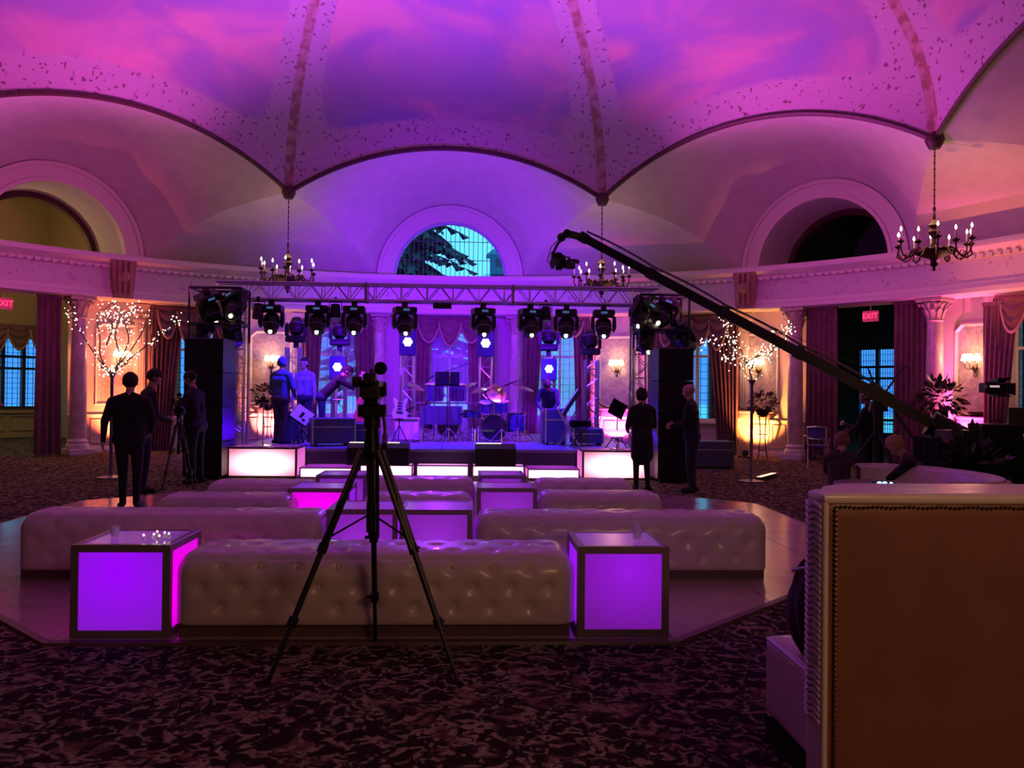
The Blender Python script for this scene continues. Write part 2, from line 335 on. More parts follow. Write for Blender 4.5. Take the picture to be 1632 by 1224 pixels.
# ---- cove: lofts from the arcs to the lunette arches, and facets under each hanging point
def lun(k, t, rad, z=ZT, r=RL):
    M = Matrix.Translation(ring(45*k, r, 0)) @ Matrix.Rotation(-R(45*k), 4, 'Z'); a = pi*(1-t); return M @ Vector((rad*cos(a), 0, z+rad*sin(a)))
bul = lambda s: Vector((0, 0, .28*sin(pi*s)))
for k in range(8):
    b = MB(); b.grid(lambda t, s: arc_pt(k, t).lerp(lun(k, t, 1.95), s)+bul(s), 48, 14); b.build('ceiling', PLA, smooth='all', **ST)
    a1, a2 = lun(k, 1, 1.95), lun(k+1, 0, 1.95); p0 = P(k)
    def fac(t, s):
        e = a1.lerp(a2, t); d = Vector((e.x-CX, e.y-CY, 0)); rr = a1.lerp(a1, 0)-C0; rr.z = 0
        e = C0+d.normalized()*rr.length; e.z = ZT; return p0.lerp(e, s)+bul(s)
    b = MB(); b.grid(fac, 20, 14); b.build('ceiling', PLA, smooth='all', **ST)
    m = MB(); m.tube([arc_pt(k, t/40) for t in range(41)], .055, 6); m.build('trim_1', GOLDM, smooth=True, **ST)
    m = MB(); m.lathe([(.01, -.16), (.09, -.15), (.13, -.08), (.16, 0), (.13, .08), (.05, .14)], 12, tuple(p0)); m.build('trim_2', GOLDM, smooth=True, **ST)
    # lunette surround
    M = frame(45*k, RL, ZT)
    b = MB()
    for r0, r1, d in ((1.95, 1.86, -.10), (1.86, 1.60, -.05), (1.60, 1.52, -.09)):
        vs = []; n = 32
        for i in range(n+1):
            a = pi*i/n
            for (rr, yy) in ((r0, .02), (r0, d), (r1, d), (r1, .12)): vs.append(M @ Vector((rr*cos(a), yy, rr*sin(a))))
        b.add(vs, [(i*4+q, i*4+q+1, i*4+q+5, i*4+q+4) for i in range(n) for q in range(3)])
    b.build('trim_3', TRIM, smooth=True, **ST)
    if k in (-1 % 8, 1):     # deep vaulted openings either side
        b = MB(); b.grid(lambda t, s: M @ Vector((1.53*cos(pi*t), .1+s*1.5, 1.53*sin(pi*t))), 32, 4)
        b.box(-1.6, 1.6, .0, 1.7, -.08, .0, M); b.build('wall_arch', PLA, smooth=True, **ST)
        b = MB(); vs = []
        for i in range(33):
            a = pi*i/32
            for (rr, yy) in ((1.53, 1.5), (1.38, 1.44), (1.38, 1.62)): vs.append(M @ Vector((rr*cos(a), yy, rr*sin(a))))
        b.add(vs, [(i*3+q, i*3+q+1, i*3+q+4, i*3+q+3) for i in range(32) for q in range(2)]); b.build('trim_3', GOLDM, **ST)
        b = MB()    # gallery wall outside the vault
        for i in range(32):
            a0, a1_ = pi*i/32, pi*(i+1)/32; q = lambda a, rr: M @ Vector((rr*cos(a), 1.6, rr*sin(a)))
            b.add([q(a0, 1.45), q(a1_, 1.45), q(a1_, 4.2), q(a0, 4.2)], [(0, 1, 2, 3)])
        b.build('wall_arch', PLA, **ST)
    elif k != 0:
        b = MB(); b.add([M @ Vector((1.55*cos(pi*i/24), .1, 1.55*sin(pi*i/24))) for i in range(25)], [tuple(range(25))]); b.build('wall_lunette', PLA, **ST)
# ---- entablature ring, soffit
def cring(name, prof, m, z0=0, a0=0, a1=360, n=128, smooth=True):
    b = MB(); b.lathe(prof, max(2, int(n*(a1-a0)/360)), (CX, CY, 0), pi/2-R(a1), pi/2-R(a0)); return b.build(name, m, smooth=smooth, **ST)
cring('trim_4', [(12.5, ZB+.02), (11.66, ZB), (11.60, ZB+.03), (11.60, ZB+.12), (11.65, ZB+.14), (11.65, ZB+.22), (11.69, ZB+.25)], TRIM)
cring('trim_5', [(11.69, ZB+.25), (11.69, ZB+.68)], frieze_mat())
cring('trim_6', [(11.69, ZB+.68), (11.62, ZB+.71), (11.62, ZB+.76), (11.52, ZB+.84), (11.46, ZB+.88), (11.46, ZB+.95), (11.50, ZB+1.0), (12.6, ZT)], TRIM)
dn = MB()
for i in range(420):
    t = i*360/420
    if abs((t+180) % 360-180) < 95: dn.box(-.045, .045, -.05, .02, ZB+.68, ZB+.745, frame(t, 11.60))
o = dn.build('dentil_course', TRIM); o['kind'] = 'structure'
for t in (37.6, -39.2):         # carved brackets on the frieze at the arch feet
    b = MB(); M = frame(t, 11.66)
    b.prism([(-.20, ZB+.02), (.20, ZB+.02), (.24, ZB+.5), (.28, ZB+.92), (-.28, ZB+.92), (-.24, ZB+.5)], -.20, .05, M)
    for s in (-.12, 0, .12): b.tube([M @ Vector((s, -.22, ZB+.1)), M @ Vector((s, -.27, ZB+.45)), M @ Vector((s, -.24, ZB+.85))], .04, 6)
    b.ball(tuple(M @ Vector((0, -.24, ZB+.5))), .13, 10, 8)
    b.build('trim_7', noisy('bracket_gilt', (.30, .17, .10), (.42, .26, .16), 9, .6, .2), smooth=True, **ST)
# ---- lower walls: solid runs, windows, portals (angles about the room centre)
RUNS = [('wall_back', -10.2, -2.6), ('wall_back', 2.6, 10.2), ('wall_back', 17.4, 26.2), ('wall_back', -26.2, -17.4),
        ('wall_right', 35.0, 43.2), ('wall_left', -43.4, -35.0), ('wall_right', 57.2, 64.2), ('wall_left', -64.2, -57.9),
        ('wall_right', 71.5, 125), ('wall_left', -125, -71.5), ('wall_front', 125, 235)]
WINS = [(-2.6, 2.6), (10.2, 17.4), (-17.4, -10.2), (26.2, 35.0), (-35.0, -26.2), (64.2, 71.5), (-71.5, -64.2)]
ZS, ZH, ZD = .80, 3.15, .88
for nm, a0, a1 in RUNS: cring(nm, [(RW, 0), (RW, ZB+.05)], noisy('rear_wall_dark', (.07, .035, .035), (.10, .05, .045), 4, .9) if a1 > 100 or a0 < -100 else WALLM, a0=a0, a1=a1, smooth='all')  # unseen rear walls given a dark tone to cut bounced light
for i, (a0, a1) in enumerate(WINS):
    nm = 'wall_back' if abs(a0+a1) < 80 else 'wall_right' if a0 > 0 else 'wall_left'
    cring(nm, [(RW, 0), (RW, ZS)], WALLM, a0=a0, a1=a1); cring(nm, [(RW, ZH), (RW, ZB+.05)], WALLM, a0=a0, a1=a1)
    M = frame((a0+a1)/2, RW); w = 2*RW*sin(R(a1-a0)/2); h = w/2
    fr = MB()
    for x0, x1, z0, z1 in ((-h, -h+.07, ZS, ZH), (h-.07, h, ZS, ZH), (-h, h, ZH-.07, ZH), (-h, h, ZS, ZS+.08), (-.035, .035, ZS, ZH), (-h, h, 2.42, 2.48)): fr.box(x0, x1, -.02, .10, z0, z1, M)
    fo = fr.build(f'window_{i+1}', TRIM, **ST)
    mu = MB(); nx = max(4, int(w/.17))
    for q in range(1, nx): x = -h+w*q/nx; mu.box(x-.006, x+.006, .03, .05, ZS, ZH, M)
    for q in range(1, 13): z = ZS+(ZH-ZS)*q/13; mu.box(-h, h, .03, .05, z-.006, z+.006, M)
    mu.build('muntin', mat('lead', (.08, .08, .1), .5), fo); p = MB(); p.box(-h, h, .036, .042, ZS, ZH, M); p.build('pane', GLASS, fo)
    s = MB(); s.box(-h-.05, h+.05, -.12, .1, ZS-.05, ZS, M); s.build('sill', TRIM, fo)
# dado, chair rail, baseboard
for i, (nm, a0, a1) in enumerate(RUNS[:8]):
    d = MB(); M = None
    cring(f'baseboard_{nm[5:]}', [(RW-.005, 0), (RW-.035, .0), (RW-.035, .12), (RW-.01, .15)], TRIM, a0=a0, a1=a1)
    cring('trim_8', [(RW, ZD-.07), (RW-.03, ZD-.05), (RW-.05, ZD-.02), (RW-.05, ZD), (RW, ZD+.01)], TRIM, a0=a0, a1=a1)
    n = max(1, round((a1-a0)*.2164/.42))
    for q in range(n):
        w = (a1-a0)/n; M = frame(a0+w*(q+.5), RW); hw = w*.2164/2-.05; b = MB()
        for x0, x1, z0, z1 in ((-hw, hw, .22, .25), (-hw, hw, .74, .77), (-hw, -hw+.03, .22, .77), (hw-.03, hw, .22, .77)): b.box(x0, x1, -.03, .01, z0, z1, M, b=.006)
        b.build('trim_9', TRIM, **ST)
# framed damask panels with clipped corners
for t, w in ((21.0, 1.16), (-21.6, 1.12), (37.8, 1.05), (-38.3, 1.1), (60.6, .9), (-60.6, .9)):
    M = frame(t, RW); h = w/2; z0, z1 = 1.08, 3.02; c = .16
    def outl(e): return [(-h+e, z0+e), (h-e, z0+e), (h-e, z1-c-e*.4), (h-c-e*.4, z1-e), (-h+c+e*.4, z1-e), (-h+e, z1-c-e*.4)]
    b = MB(); A, B_, D = outl(0), outl(.04), outl(.09)
    vs = [M @ Vector((x, -.005, z)) for x, z in A]+[M @ Vector((x, -.055, z)) for x, z in B_]+[M @ Vector((x, -.012, z)) for x, z in D]
    b.add(vs, [(k*6+i, k*6+(i+1) % 6, k*6+6+(i+1) % 6, k*6+6+i) for k in range(2) for i in range(6)]); b.build('trim_10', TRIM, **ST)
    b = MB(); b.add([M @ Vector((x, -.012, z)) for x, z in D], [tuple(range(6))]); b.build('wall_panel', DAM, **ST)
# pilasters with small capitals
for t in (18.1, 25.0, -18.6, -24.9, 36.2, -36.2):
    M = frame(t, RW); b = MB(); b.box(-.11, .11, -.10, .02, 0, 3.3, M, b=.01); b.box(-.14, .14, -.13, .02, 0, .22, M); b.box(-.14, .14, -.13, .02, 3.06, 3.12, M)
    for s in (-.06, 0, .06): b.box(s-.014, s+.014, -.115, -.09, .3, 3.0, M)
    for s in (-.1, .1): b.ball(tuple(M @ Vector((s, -.12, 3.24))), .07, 8, 6)
    b.box(-.17, .17, -.17, .02, 3.3, 3.5, M, b=.03); b.build('pilaster', TRIM, smooth=True, **ST)
# free columns with leafy capitals
def column(t, r=11.9, rad=.17):
    c = ring(t, r); root = bpy.data.objects.new('column', None); COL.objects.link(root); root.location = c; root.rotation_euler = (0, 0, -R(t)); root['kind'] = 'structure'
    b = MB(); b.lathe([(rad*1.0, .34), (rad*1.02, 1.2), (rad*.98, 2.0), (rad*.86, 3.04)], 24); b.build('shaft', COLM, root, True)
    b = MB(); b.box(-rad*1.5, rad*1.5, -rad*1.5, rad*1.5, 0, .14, b=.01); b.lathe([(rad*1.4, .14), (rad*1.45, .19), (rad*1.3, .24), (rad*1.15, .26), (rad*1.25, .30), (rad*1.05, .345), (rad, .36)], 24); b.build('base', TRIM, root, True)
    b = MB(); b.lathe([(rad*.86, 3.02), (rad*1.0, 3.05), (rad*.9, 3.08), (rad*1.0, 3.25), (rad*1.35, 3.42)], 20); b.box(-rad*1.6, rad*1.6, -rad*1.6, rad*1.6, 3.43, 3.51, b=.02)
    for row, (zz, n, o) in enumerate(((3.08, 10, 0), (3.20, 10, .31))):
        for i in range(n):
            a = 2*pi*i/n+o; d = Vector((cos(a), sin(a), 0)); s = Vector((-sin(a), cos(a), 0)); q0 = rad*.95; pts = []
            for (k, rr, ww) in ((0, q0, .035), (.08, q0+.02, .05), (.15, q0+.05, .04), (.19, q0+.1, .025), (.17, q0+.13, .01)):
                pts += [d*rr+s*ww+Vector((0, 0, zz+k)), d*rr-s*ww+Vector((0, 0, zz+k))]
            b.add(pts, [(2*j, 2*j+1, 2*j+3, 2*j+2) for j in range(4)])
    for i in range(4):
        a = pi/4+i*pi/2; d = Vector((cos(a), sin(a), 0)); b.tube([d*(rad*1.0)+Vector((0, 0, 3.28)), d*(rad*1.5)+Vector((0, 0, 3.40)), d*(rad*1.85)+Vector((0, 0, 3.38)), d*(rad*1.7)+Vector((0, 0, 3.33))], [.02, .03, .03, .015], 6)
    b.build('capital', noisy('capital_gilt', (.46, .36, .28), (.62, .5, .40), 14, .6, .1), root, True)
for t in (42.9, -43.1, 57.9, -57.9): column(t)
for t in (8.4, -8.8): column(t, 12.05, .15)
# arched window over the stage
M = frame(0, RL, ZT); b = MB(); vs = []
for i in range(41):
    a = pi*i/40
    for rr, yy in ((1.53, .0), (1.46, .0), (1.46, .12)): vs.append(M @ Vector((rr*cos(a), yy+.05, rr*sin(a))))
b.add(vs, [(i*3+q, i*3+q+1, i*3+q+4, i*3+q+3) for i in range(40) for q in range(2)]); b.box(-1.5, 1.5, .05, .2, 0, .06, M)
fo = b.build('window_8', mat('window_trim', (.45, .42, .6), .5), smooth=True, **ST)
mu = MB()
for q in range(1, 24):
    x = -1.48+2.96*q/24; mu.box(x-.008, x+.008, .09, .11, .03, math.sqrt(1.48**2-x*x), M)
for z in (.5, 1.0): w = math.sqrt(1.48**2-z*z); mu.box(-w, w, .09, .11, z-.008, z+.008, M)
mu.build('muntin', mat('lead', (.08, .08, .1), .5), fo)
p = MB(); p.add([M @ Vector((1.47*cos(pi*i/32), .1, 1.47*sin(pi*i/32))) for i in range(33)], [tuple(range(33))]); p.build('pane', GLASS, fo)
b = MB(); q = lambda a, rr: M @ Vector((rr*cos(a), .02, rr*sin(a)))
# ---- side rooms seen through the portals
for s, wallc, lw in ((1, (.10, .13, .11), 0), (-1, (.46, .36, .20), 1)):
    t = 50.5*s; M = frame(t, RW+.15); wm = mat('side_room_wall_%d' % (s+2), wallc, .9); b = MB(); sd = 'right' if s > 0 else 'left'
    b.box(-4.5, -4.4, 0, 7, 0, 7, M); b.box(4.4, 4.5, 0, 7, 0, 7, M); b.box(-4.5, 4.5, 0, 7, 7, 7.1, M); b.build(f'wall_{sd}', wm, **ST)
    wc = {1: (-3.2, 1.2), -1: (3.15, 2.3)}[s]; b = MB(); x0, x1 = wc[0]-wc[1]/2, wc[0]+wc[1]/2
    zb = .3 if s > 0 else .85
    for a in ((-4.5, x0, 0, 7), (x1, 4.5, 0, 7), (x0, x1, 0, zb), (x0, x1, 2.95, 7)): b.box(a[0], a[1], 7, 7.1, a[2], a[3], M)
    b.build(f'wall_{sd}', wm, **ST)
    fr = MB()
    for q in range(int(wc[1]/.55)+1): x = x0+(x1-x0)*q/int(wc[1]/.55); fr.box(x-.05, x+.05, 6.95, 7.1, zb, 2.95, M)
    for z in (zb, 2.0, 2.35, 2.92): fr.box(x0, x1, 6.95, 7.1, z, z+.07, M)
    fo = fr.build('window_9', mat('dark_frame', (.03, .03, .07), .5), **ST); mu = MB()
    for q in range(1, 16): x = x0+(x1-x0)*q/16; mu.box(x-.006, x+.006, 7.02, 7.04, zb, 2.95, M)
    for q in range(1, 14): z = zb+(2.95-zb)*q/14; mu.box(x0, x1, 7.02, 7.04, z-.006, z+.006, M)
    mu.build('muntin', mat('lead', (.08, .08, .1), .5), fo); p = MB(); p.box(x0, x1, 7.03, 7.035, zb, 2.95, M); p.build('pane', GLASS, fo)
    d = MB(); d.box(-4.4, 4.4, 6.93, 7.0, .72, .80, M); d.box(-4.4, 4.4, 6.93, 7.0, 0, .15, M)
    for q in range(8): x = -4.2+q*1.08; d.box(x, x+.03, 6.95, 7, .2, .65, M); d.box(x+.9, x+.93, 6.95, 7, .2, .65, M); d.box(x, x+.93, 6.95, 7, .2, .23, M); d.box(x, x+.93, 6.95, 7, .62, .65, M)
    d.build('trim_11', wm, **ST)
    if s < 0: lamp('POINT', 'side_room_lamp', M @ Vector((.5, 3.0, 4.6)), (1, .66, .30), 120, .3)
# ---- outdoors: snowy ground, a conifer and a small house on the rise behind the arched window
sn = MB(); sn.grid(lambda u, v: Vector((-60+120*u, 26+130*v, -1+21*math.exp(-((u*120-64)/14)**2-((v*130-108)/26)**2)+.5*sin(u*17)*v)), 60, 50); sn.build('ground', noisy('snow', (.5, .8, .95), (.6, .9, 1), 1, .9), smooth='all', **ST)
def conifer(name, label, loc, h, r, n, seed):
    rnd = random.Random(seed); t = thing(name, label, 'tree', loc)
    b = MB(); b.cyl((0, 0, 0), (0, 0, h), .22, .03, 8); b.build('trunk', mat('bark', (.03, .025, .02), .9), t)
    b = MB()
    for i in range(n):
        z = h*(.12+.86*i/n); rr = r*(1-(z/h)**1.1)*rnd.uniform(.6, 1.15); a = rnd.uniform(0, 2*pi); d = Vector((cos(a), sin(a), 0)); s = Vector((-sin(a), cos(a), 0)); p0 = Vector((0, 0, z))
        for q in range(5):
            f0, f1 = q/5, (q+1)/5; w0 = .12*r*(1-f0)*.5+.03; 
            c0 = p0+d*rr*f0-Vector((0, 0, rr*.28*f0**1.6)); c1 = p0+d*rr*f1-Vector((0, 0, rr*.28*f1**1.6)); w1 = .12*r*(1-f1)*.5+.02
            b.add([c0+s*w0, c0-s*w0, c1-s*w1, c1+s*w1, (c0+c1)/2+s*(w0+.12)-Vector((0, 0, .16)), (c0+c1)/2-s*(w0+.12)-Vector((0, 0, .16))], [(0, 1, 2, 3), (0, 3, 4), (1, 5, 2)])
    b.build('boughs', mat('needles', (.012, .05, .055), .9), t, kind='stuff'); return t
conifer('conifer', 'dark conifer outside, its boughs filling the left of the arched window over the stage', (-2.3, 33, .5), 12.5, 5.0, 420, 3)
hs = thing('house', 'small dark gabled house seen through the right side of the arched window', 'house', (4.3, 128, 19.0))
b = MB(); b.box(-1.7, 1.7, -1.5, 2, 0, 3.0); b.build('wall', mat('house_wall', (.03, .12, .2), .8), hs)
b = MB(); b.prism([(-2.3, 2.8), (2.3, 2.8), (0, 4.6)], -1.8, 2.3); b.build('roof', mat('house_roof', (.06, .22, .3), .8), hs)
b = MB(); b.box(-.9, .9, -1.56, -1.5, 1.0, 2.3); b.build('window', mat('house_window', (.01, .03, .06), .2), hs)
# ================================================================ CURTAINS
def drape(th, wt, wb, z0, z1, label, r=12.0, side=0, m=DRAPE, nf=None, grp=None, name='drape', cat='curtain', amp=.05):
    """floor-length pleated drape: top width wt narrowing or widening to wb, held on the given side (-1 left, 1 right)"""
    t = thing(name, label, cat, ring(th, r), -R(th), grp); nf = nf or max(3, int(wt/.11)); b = MB(); nu = nf*6
    def fn(u, v):
        w = wt+(wb-wt)*(1-v)**.8; off = side*(wt-w)/2; x = off+w*(u-.5)
        a = amp*(.65+.35*(1-v)); return Vector((x, a*sin(u*nf*2*pi+.6*sin(v*2.1))+.012*sin(u*37+v*5), z0+(z1-z0)*v))
    b.grid(fn, nu, 10); b.build('cloth', m, t, smooth='all')
    c = MB(); c.box(-wt/2, wt/2, -.03, .05, z1-.02, z1+.05); c.build('heading_tape', m, t); return t
def valance(th, w, n, label, r=11.95, z1=3.42, drop=.62):
    t = thing('swag_valance', label, 'valance', ring(th, r), -R(th)); sw = w/n*1.18
    for i in range(n):
        cx = -w/2+w*(i+.5)/n; yo = -.05*(i % 2)
        def fn(u, v):
            x = cx+(u-.5)*sw*(1-.10*v); d = drop*(1+.15*(i % 2))*(sin(pi*u)**.7*v+.10*v)
            return Vector((x, yo-.10*sin(pi*u)*v**.5-.028*sin(v*6*pi), z1-d))
        b = MB(); b.grid(fn, 22, 26); b.build('swag', DRAPE, t, smooth='all')
        f = MB(); f.tube([fn(u/20, 1.0) for u in range(21)], .03, 6); f.build('fringe', mat('fringe', (.42, .27, .24), .8), t, smooth='all')
    for s in (-1, 1):
        b = MB(); b.grid(lambda u, v: Vector((s*(w/2+.02+.16*u), -.03*sin(u*4*pi), z1-v*(1.05-.55*u))), 18, 6); b.build('jabot', DRAPE, t, smooth='all')
    c = MB(); c.box(-w/2-.15, w/2+.15, .0, .1, z1-.06, z1+.06); c.build('pelmet_board', DRAPE, t)
DG = 'sheer voiles at the windows behind the stage'
for s, (wa, wb_) in ((1, (10.2, 17.4)), (-1, (-17.4, -10.2))):
    sd = 'right' if s > 0 else 'left'; c = (wa+wb_)/2
    drape(c-3.1, .52, .34, .02, 3.3, f'mauve drape on the {"column" if s>0 else "sconce panel"} side of the window {"right" if s>0 else "left"} of the drum kit', side=-1)
    drape(c+3.1, .52, .40, .02, 3.3, f'mauve drape on the {"sconce panel" if s>0 else "column"} side of the window {"right" if s>0 else "left"} of the drum kit', side=1)
    drape(c-1.35, .36, .55, .04, 3.2, f'pale sheer voile, left half, window {"right" if s>0 else "left"} of the drum kit', 12.12, 1, SHEER, 5, DG, 'sheer_curtain', amp=.02)
    drape(c+1.35, .36, .55, .04, 3.2, f'pale sheer voile, right half, window {"right" if s>0 else "left"} of the drum kit', 12.12, -1, SHEER, 5, DG, 'sheer_curtain', amp=.02)
    valance(c, 1.35, 3, f'mauve swag valance over the window {"right" if s>0 else "left"} of the drum kit', drop=.42)
drape(-3.6, .62, .50, .02, 3.3, 'mauve drape left of the centre window behind the congas', side=-1)
drape(4.0, .74, .62, .02, 3.3, 'mauve drape right of the centre window behind the drum kit', side=1)
drape(.2, 1.0, 1.05, .04, 3.2, 'broad sheer voile over the centre window behind the stage', 12.14, 0, SHEER, 9, None, 'sheer_curtain', amp=.02)
valance(-41.3, 2.4, 4, 'dim swag valance over the window of the yellow side room at the far left', r=19.4, z1=3.25, drop=.62)
valance(.1, 1.7, 3, 'three-swag mauve valance over the centre window behind the stage', drop=.58)
drape(27.0, .75, .50, .02, 3.3, 'mauve drape behind the right black speaker tower', side=-1)
drape(34.0, .85, .48, .02, 3.3, 'mauve drape between the right speaker tower and the fairy-light branches', side=1)
drape(29.6, .40, .46, .3, 3.2, 'sheer voile in the window beside the right speaker tower', 12.14, 0, SHEER, 5, None, 'sheer_curtain', amp=.02)
valance(30.6, 1.75, 4, 'mauve swag valance of four scallops right of the truss', drop=.66)
drape(-27.4, .6, .45, .02, 3.3, 'mauve drape behind the left black speaker tower', side=1)
drape(-33.6, .80, .46, .02, 3.3, 'mauve drape behind the two men by the left speaker tower', side=-1)
valance(-30.6, 1.75, 4, 'mauve swag valance of four scallops left of the truss', drop=.66)
drape(45.6, .72, .75, .02, 3.46, 'tall mauve portal drape just right of the column with the chrome chair', 12.0, amp=.07)
drape(55.3, .80, .84, .02, 3.46, 'tall mauve portal drape right of the dark doorway with the exit sign', 12.0, amp=.07)
drape(-45.9, .50, .56, .02, 3.46, 'tall mauve portal drape left of the leftmost visible column', 12.0, amp=.06)
drape(64.0, .70, .40, .02, 3.3, 'mauve drape at the far right window beside the sconce', side=-1)
drape(-64.4, .70, .45, .02, 3.3, 'mauve drape beside the window beyond the left portal', side=1)
valance(68, 1.6, 3, 'mauve swag valance at the right edge above the far right window', drop=.62)
# ================================================================ CHANDELIERS
def chandelier():
    t = thing('chandelier', 'x', 'chandelier')      # origin at the hanging point
    zc = -1.86
    b = MB(); b.lathe([(.01, 0), (.09, 0), (.085, -.05), (.03, -.1), (.012, -.12)], 12); b.build('ceiling_canopy', BRASS, t, True)
    b = MB()
    for i in range(22):
        z = -.1-i*.058; M = Matrix.Translation((0, 0, z)) @ Matrix.Rotation(i % 2*pi/2, 4, 'Z'); b.tube([M @ Vector((.013*cos(a), 0, .03*sin(a))) for a in [2*pi*q/8 for q in range(8)]], .005, 4, closed=True)
    b.cyl((0, 0, -.1), (0, 0, -1.4), .007, n=6); b.build('chain', BRASS, t, True)
    b = MB(); b.lathe([(.005, 0), (.02, -.02), (.03, -.06), (.012, -.1), (.022, -.2), (.035, -.26), (.10, -.33), (.05, -.37), (.11, -.44), (.05, -.52), (.03, -.6), (.07, -.7), (.22, -.74), (.34, -.76), (.33, -.80), (.20, -.86), (.08, -.90), (.03, -.94), (.07, -1.0), (.02, -1.05), (.03, -1.08), (.005, -1.12)], 20, (0, 0, zc+.72)); b.build('body', BRASS, t, True)
    for i in range(12):
        a = 2*pi*i/12+.13; d = Vector((cos(a), sin(a), 0)); up = Vector((0, 0, 1)); rr = .62 if i % 2 else .56; zt = .10 if i % 2 else .05
        pts = [d*x+up*(zc+z) for x, z in ((.16, -.06), (.28, -.0), (.36, -.06), (.42, -.15), (.50, -.18), (.58, -.13), (rr, -.03), (rr, zt-.02))]
        b = MB(); b.tube(pts, [.02, .018, .016, .016, .016, .015, .014, .014], 6); b.tube([pts[4], pts[4]+d*.02+up*.07, pts[4]-d*.05+up*.10, pts[4]-d*.07+up*.05], .009, 5)
        arm = b.build('arm', BRASS, t, True); q = d*rr+up*(zc+zt)
        b = MB(); b.lathe([(.005, -.04), (.03, -.03), (.065, 0), (.06, .01), (.02, .005), (.022, .04)], 10, tuple(q)); b.build('drip_pan', BRASS, arm, True)
        b = MB(); b.cyl(q+up*.02, q+up*.17, .014, n=8); b.build('candle', CANDLE, arm, True)
        b = MB(); b.lathe([(.002, 0), (.017, .02), (.019, .035), (.012, .06), (.002, .085)], 8, tuple(q+up*.17)); b.build('bulb', BULB, arm, True)
    return t
ch = chandelier(); ch.location = ring(-22.5, OCT, 5.9); ch['label'] = 'bronze candle chandelier hanging above the left end of the truss'; ch['group'] = 'bronze candle chandeliers'
dup(ch, ring(22.5, OCT, 5.9), .2, 'bronze candle chandelier behind the camera crane arm, above the right end of the truss')
dup(ch, ring(67.5, OCT, 5.9), .5, 'bronze candle chandelier hanging alone over the dark right doorway')
# ================================================================ SCONCES
def sconce():
    t = thing('wall_sconce', 'x', 'wall light')
    b = MB(); b.lathe([(.01, 0), (.05, .01), (.07, .06), (.04, .12), (.01, .14)], 12, (0, -.02, -.18), sc=(1, .4)); b.box(-.02, .02, -.03, 0, -.3, -.05); b.build('backplate', BRASS, t, True)
    for s in (-1, 0, 1):
        b = MB(); p = [(0, -.03, -.1), (s*.06, -.10, -.15), (s*.12, -.15 if s else -.2, -.12), (s*.13, -.15 if s else -.2, -.02)]; b.tube(p, .009, 6); a = b.build('arm', BRASS, t, True)
        q = p[3]; b = MB(); b.cyl(q, (q[0], q[1], q[2]+.08), .013, n=8); b.build('candle', CANDLE, a, True)
        b = MB(); b.lathe([(.075, 0), (.045, .13)], 14, (q[0], q[1], q[2]+.05)); b.build('shade', SHADE, a, True)
    b = MB()
    for i in range(7): b.ball((.05*sin(i*.9), -.08, -.2-.035*i), .014, 6, 5)
    b.build('crystal_drop', CHR, t, True); return t
sc0 = None
for th, lab in ((21.0, 'triple candle sconce on the pink-lit panel right of the stage'), (-21.6, 'triple candle sconce on the panel behind the man in blue'), (37.9, 'triple candle sconce among the right fairy-light branches'),
                (-38.2, 'triple candle sconce among the left fairy-light branches'), (60.7, 'triple candle sconce on the rightmost panel beyond the dark doorway')):
    if sc0 is None: sc0 = sconce(); o = sc0; o.location = ring(th, 12.34, 2.2); o.rotation_euler = (0, 0, -R(th)); o['label'] = lab; o['group'] = 'candle wall sconces'
    else: o = dup(sc0, ring(th, 12.34, 2.2), -R(th), lab)
t = thing('column_light', 'small single yellow candle light beside the leftmost column', 'wall light', ring(-42.3, 12.3, 2.15), R(42.3))
b = MB(); b.lathe([(.01, -.12), (.03, -.1), (.02, 0)], 8, (0, -.05, 0)); b.build('bracket', BRASS, t, True); b = MB(); b.lathe([(.035, 0), (.05, .04), (.01, .14)], 10, (0, -.06, 0)); b.build('bulb', SHADE, t, True)
# ================================================================ CONSOLES AND PLANTS
cs0 = None
for th, lab in ((21.0, 'demilune console with scroll ends under the pink-lit sconce right of the stage'), (37.6, 'demilune console with scroll ends behind the right fairy-light stand'), (61.3, 'demilune console with scroll ends beside the far right drape'), (-21.4, 'demilune console behind the legs of the man in blue')):
    if cs0 is None:
        cs0 = t = thing('console_table', lab, 'console', ring(th, 12.33), -R(th), 'demilune consoles along the wall'); top = mat('console_top', (.45, .33, .40), .3)
        b = MB(); b.lathe([(.01, 1.10), (.50, 1.10), (.50, 1.07), (.46, 1.05), (.46, .93), (.44, .90), (.01, .90)], 20, (0, 0, 0), pi, 2*pi, sc=(1, .75)); b.build('table_top', top, t, True)
        for s in (-1, 1):
            b = MB(); b.tube([(s*.08, -.12, 1.1), (s*.25, -.14, 1.12), (s*.40, -.14, 1.18), (s*.47, -.14, 1.28), (s*.43, -.14, 1.33), (s*.39, -.14, 1.28)], [.03, .03, .028, .022, .018, .008], 7); b.build('scroll_horn', BRASS, t, True)
            b = MB(); b.tube([(s*.36, -.16, .92), (s*.40, -.2, .6), (s*.34, -.16, .3), (s*.38, -.2, .0)], [.035, .03, .018, .03], 8); b.build('leg', TRIM, t, True)
        b = MB(); b.lathe([(.01, 1.1), (.10, 1.1), (.11, 1.13), (.16, 1.17), (.17, 1.2), (.14, 1.2)], 14, (0, -.16, 0)); b.build('bowl', BRASS, t, True)
    else: dup(cs0, ring(th, 12.33), -R(th), lab)
LEAF = noisy('dark_leaf', (.02, .035, .015), (.05, .07, .03), 8, .5)
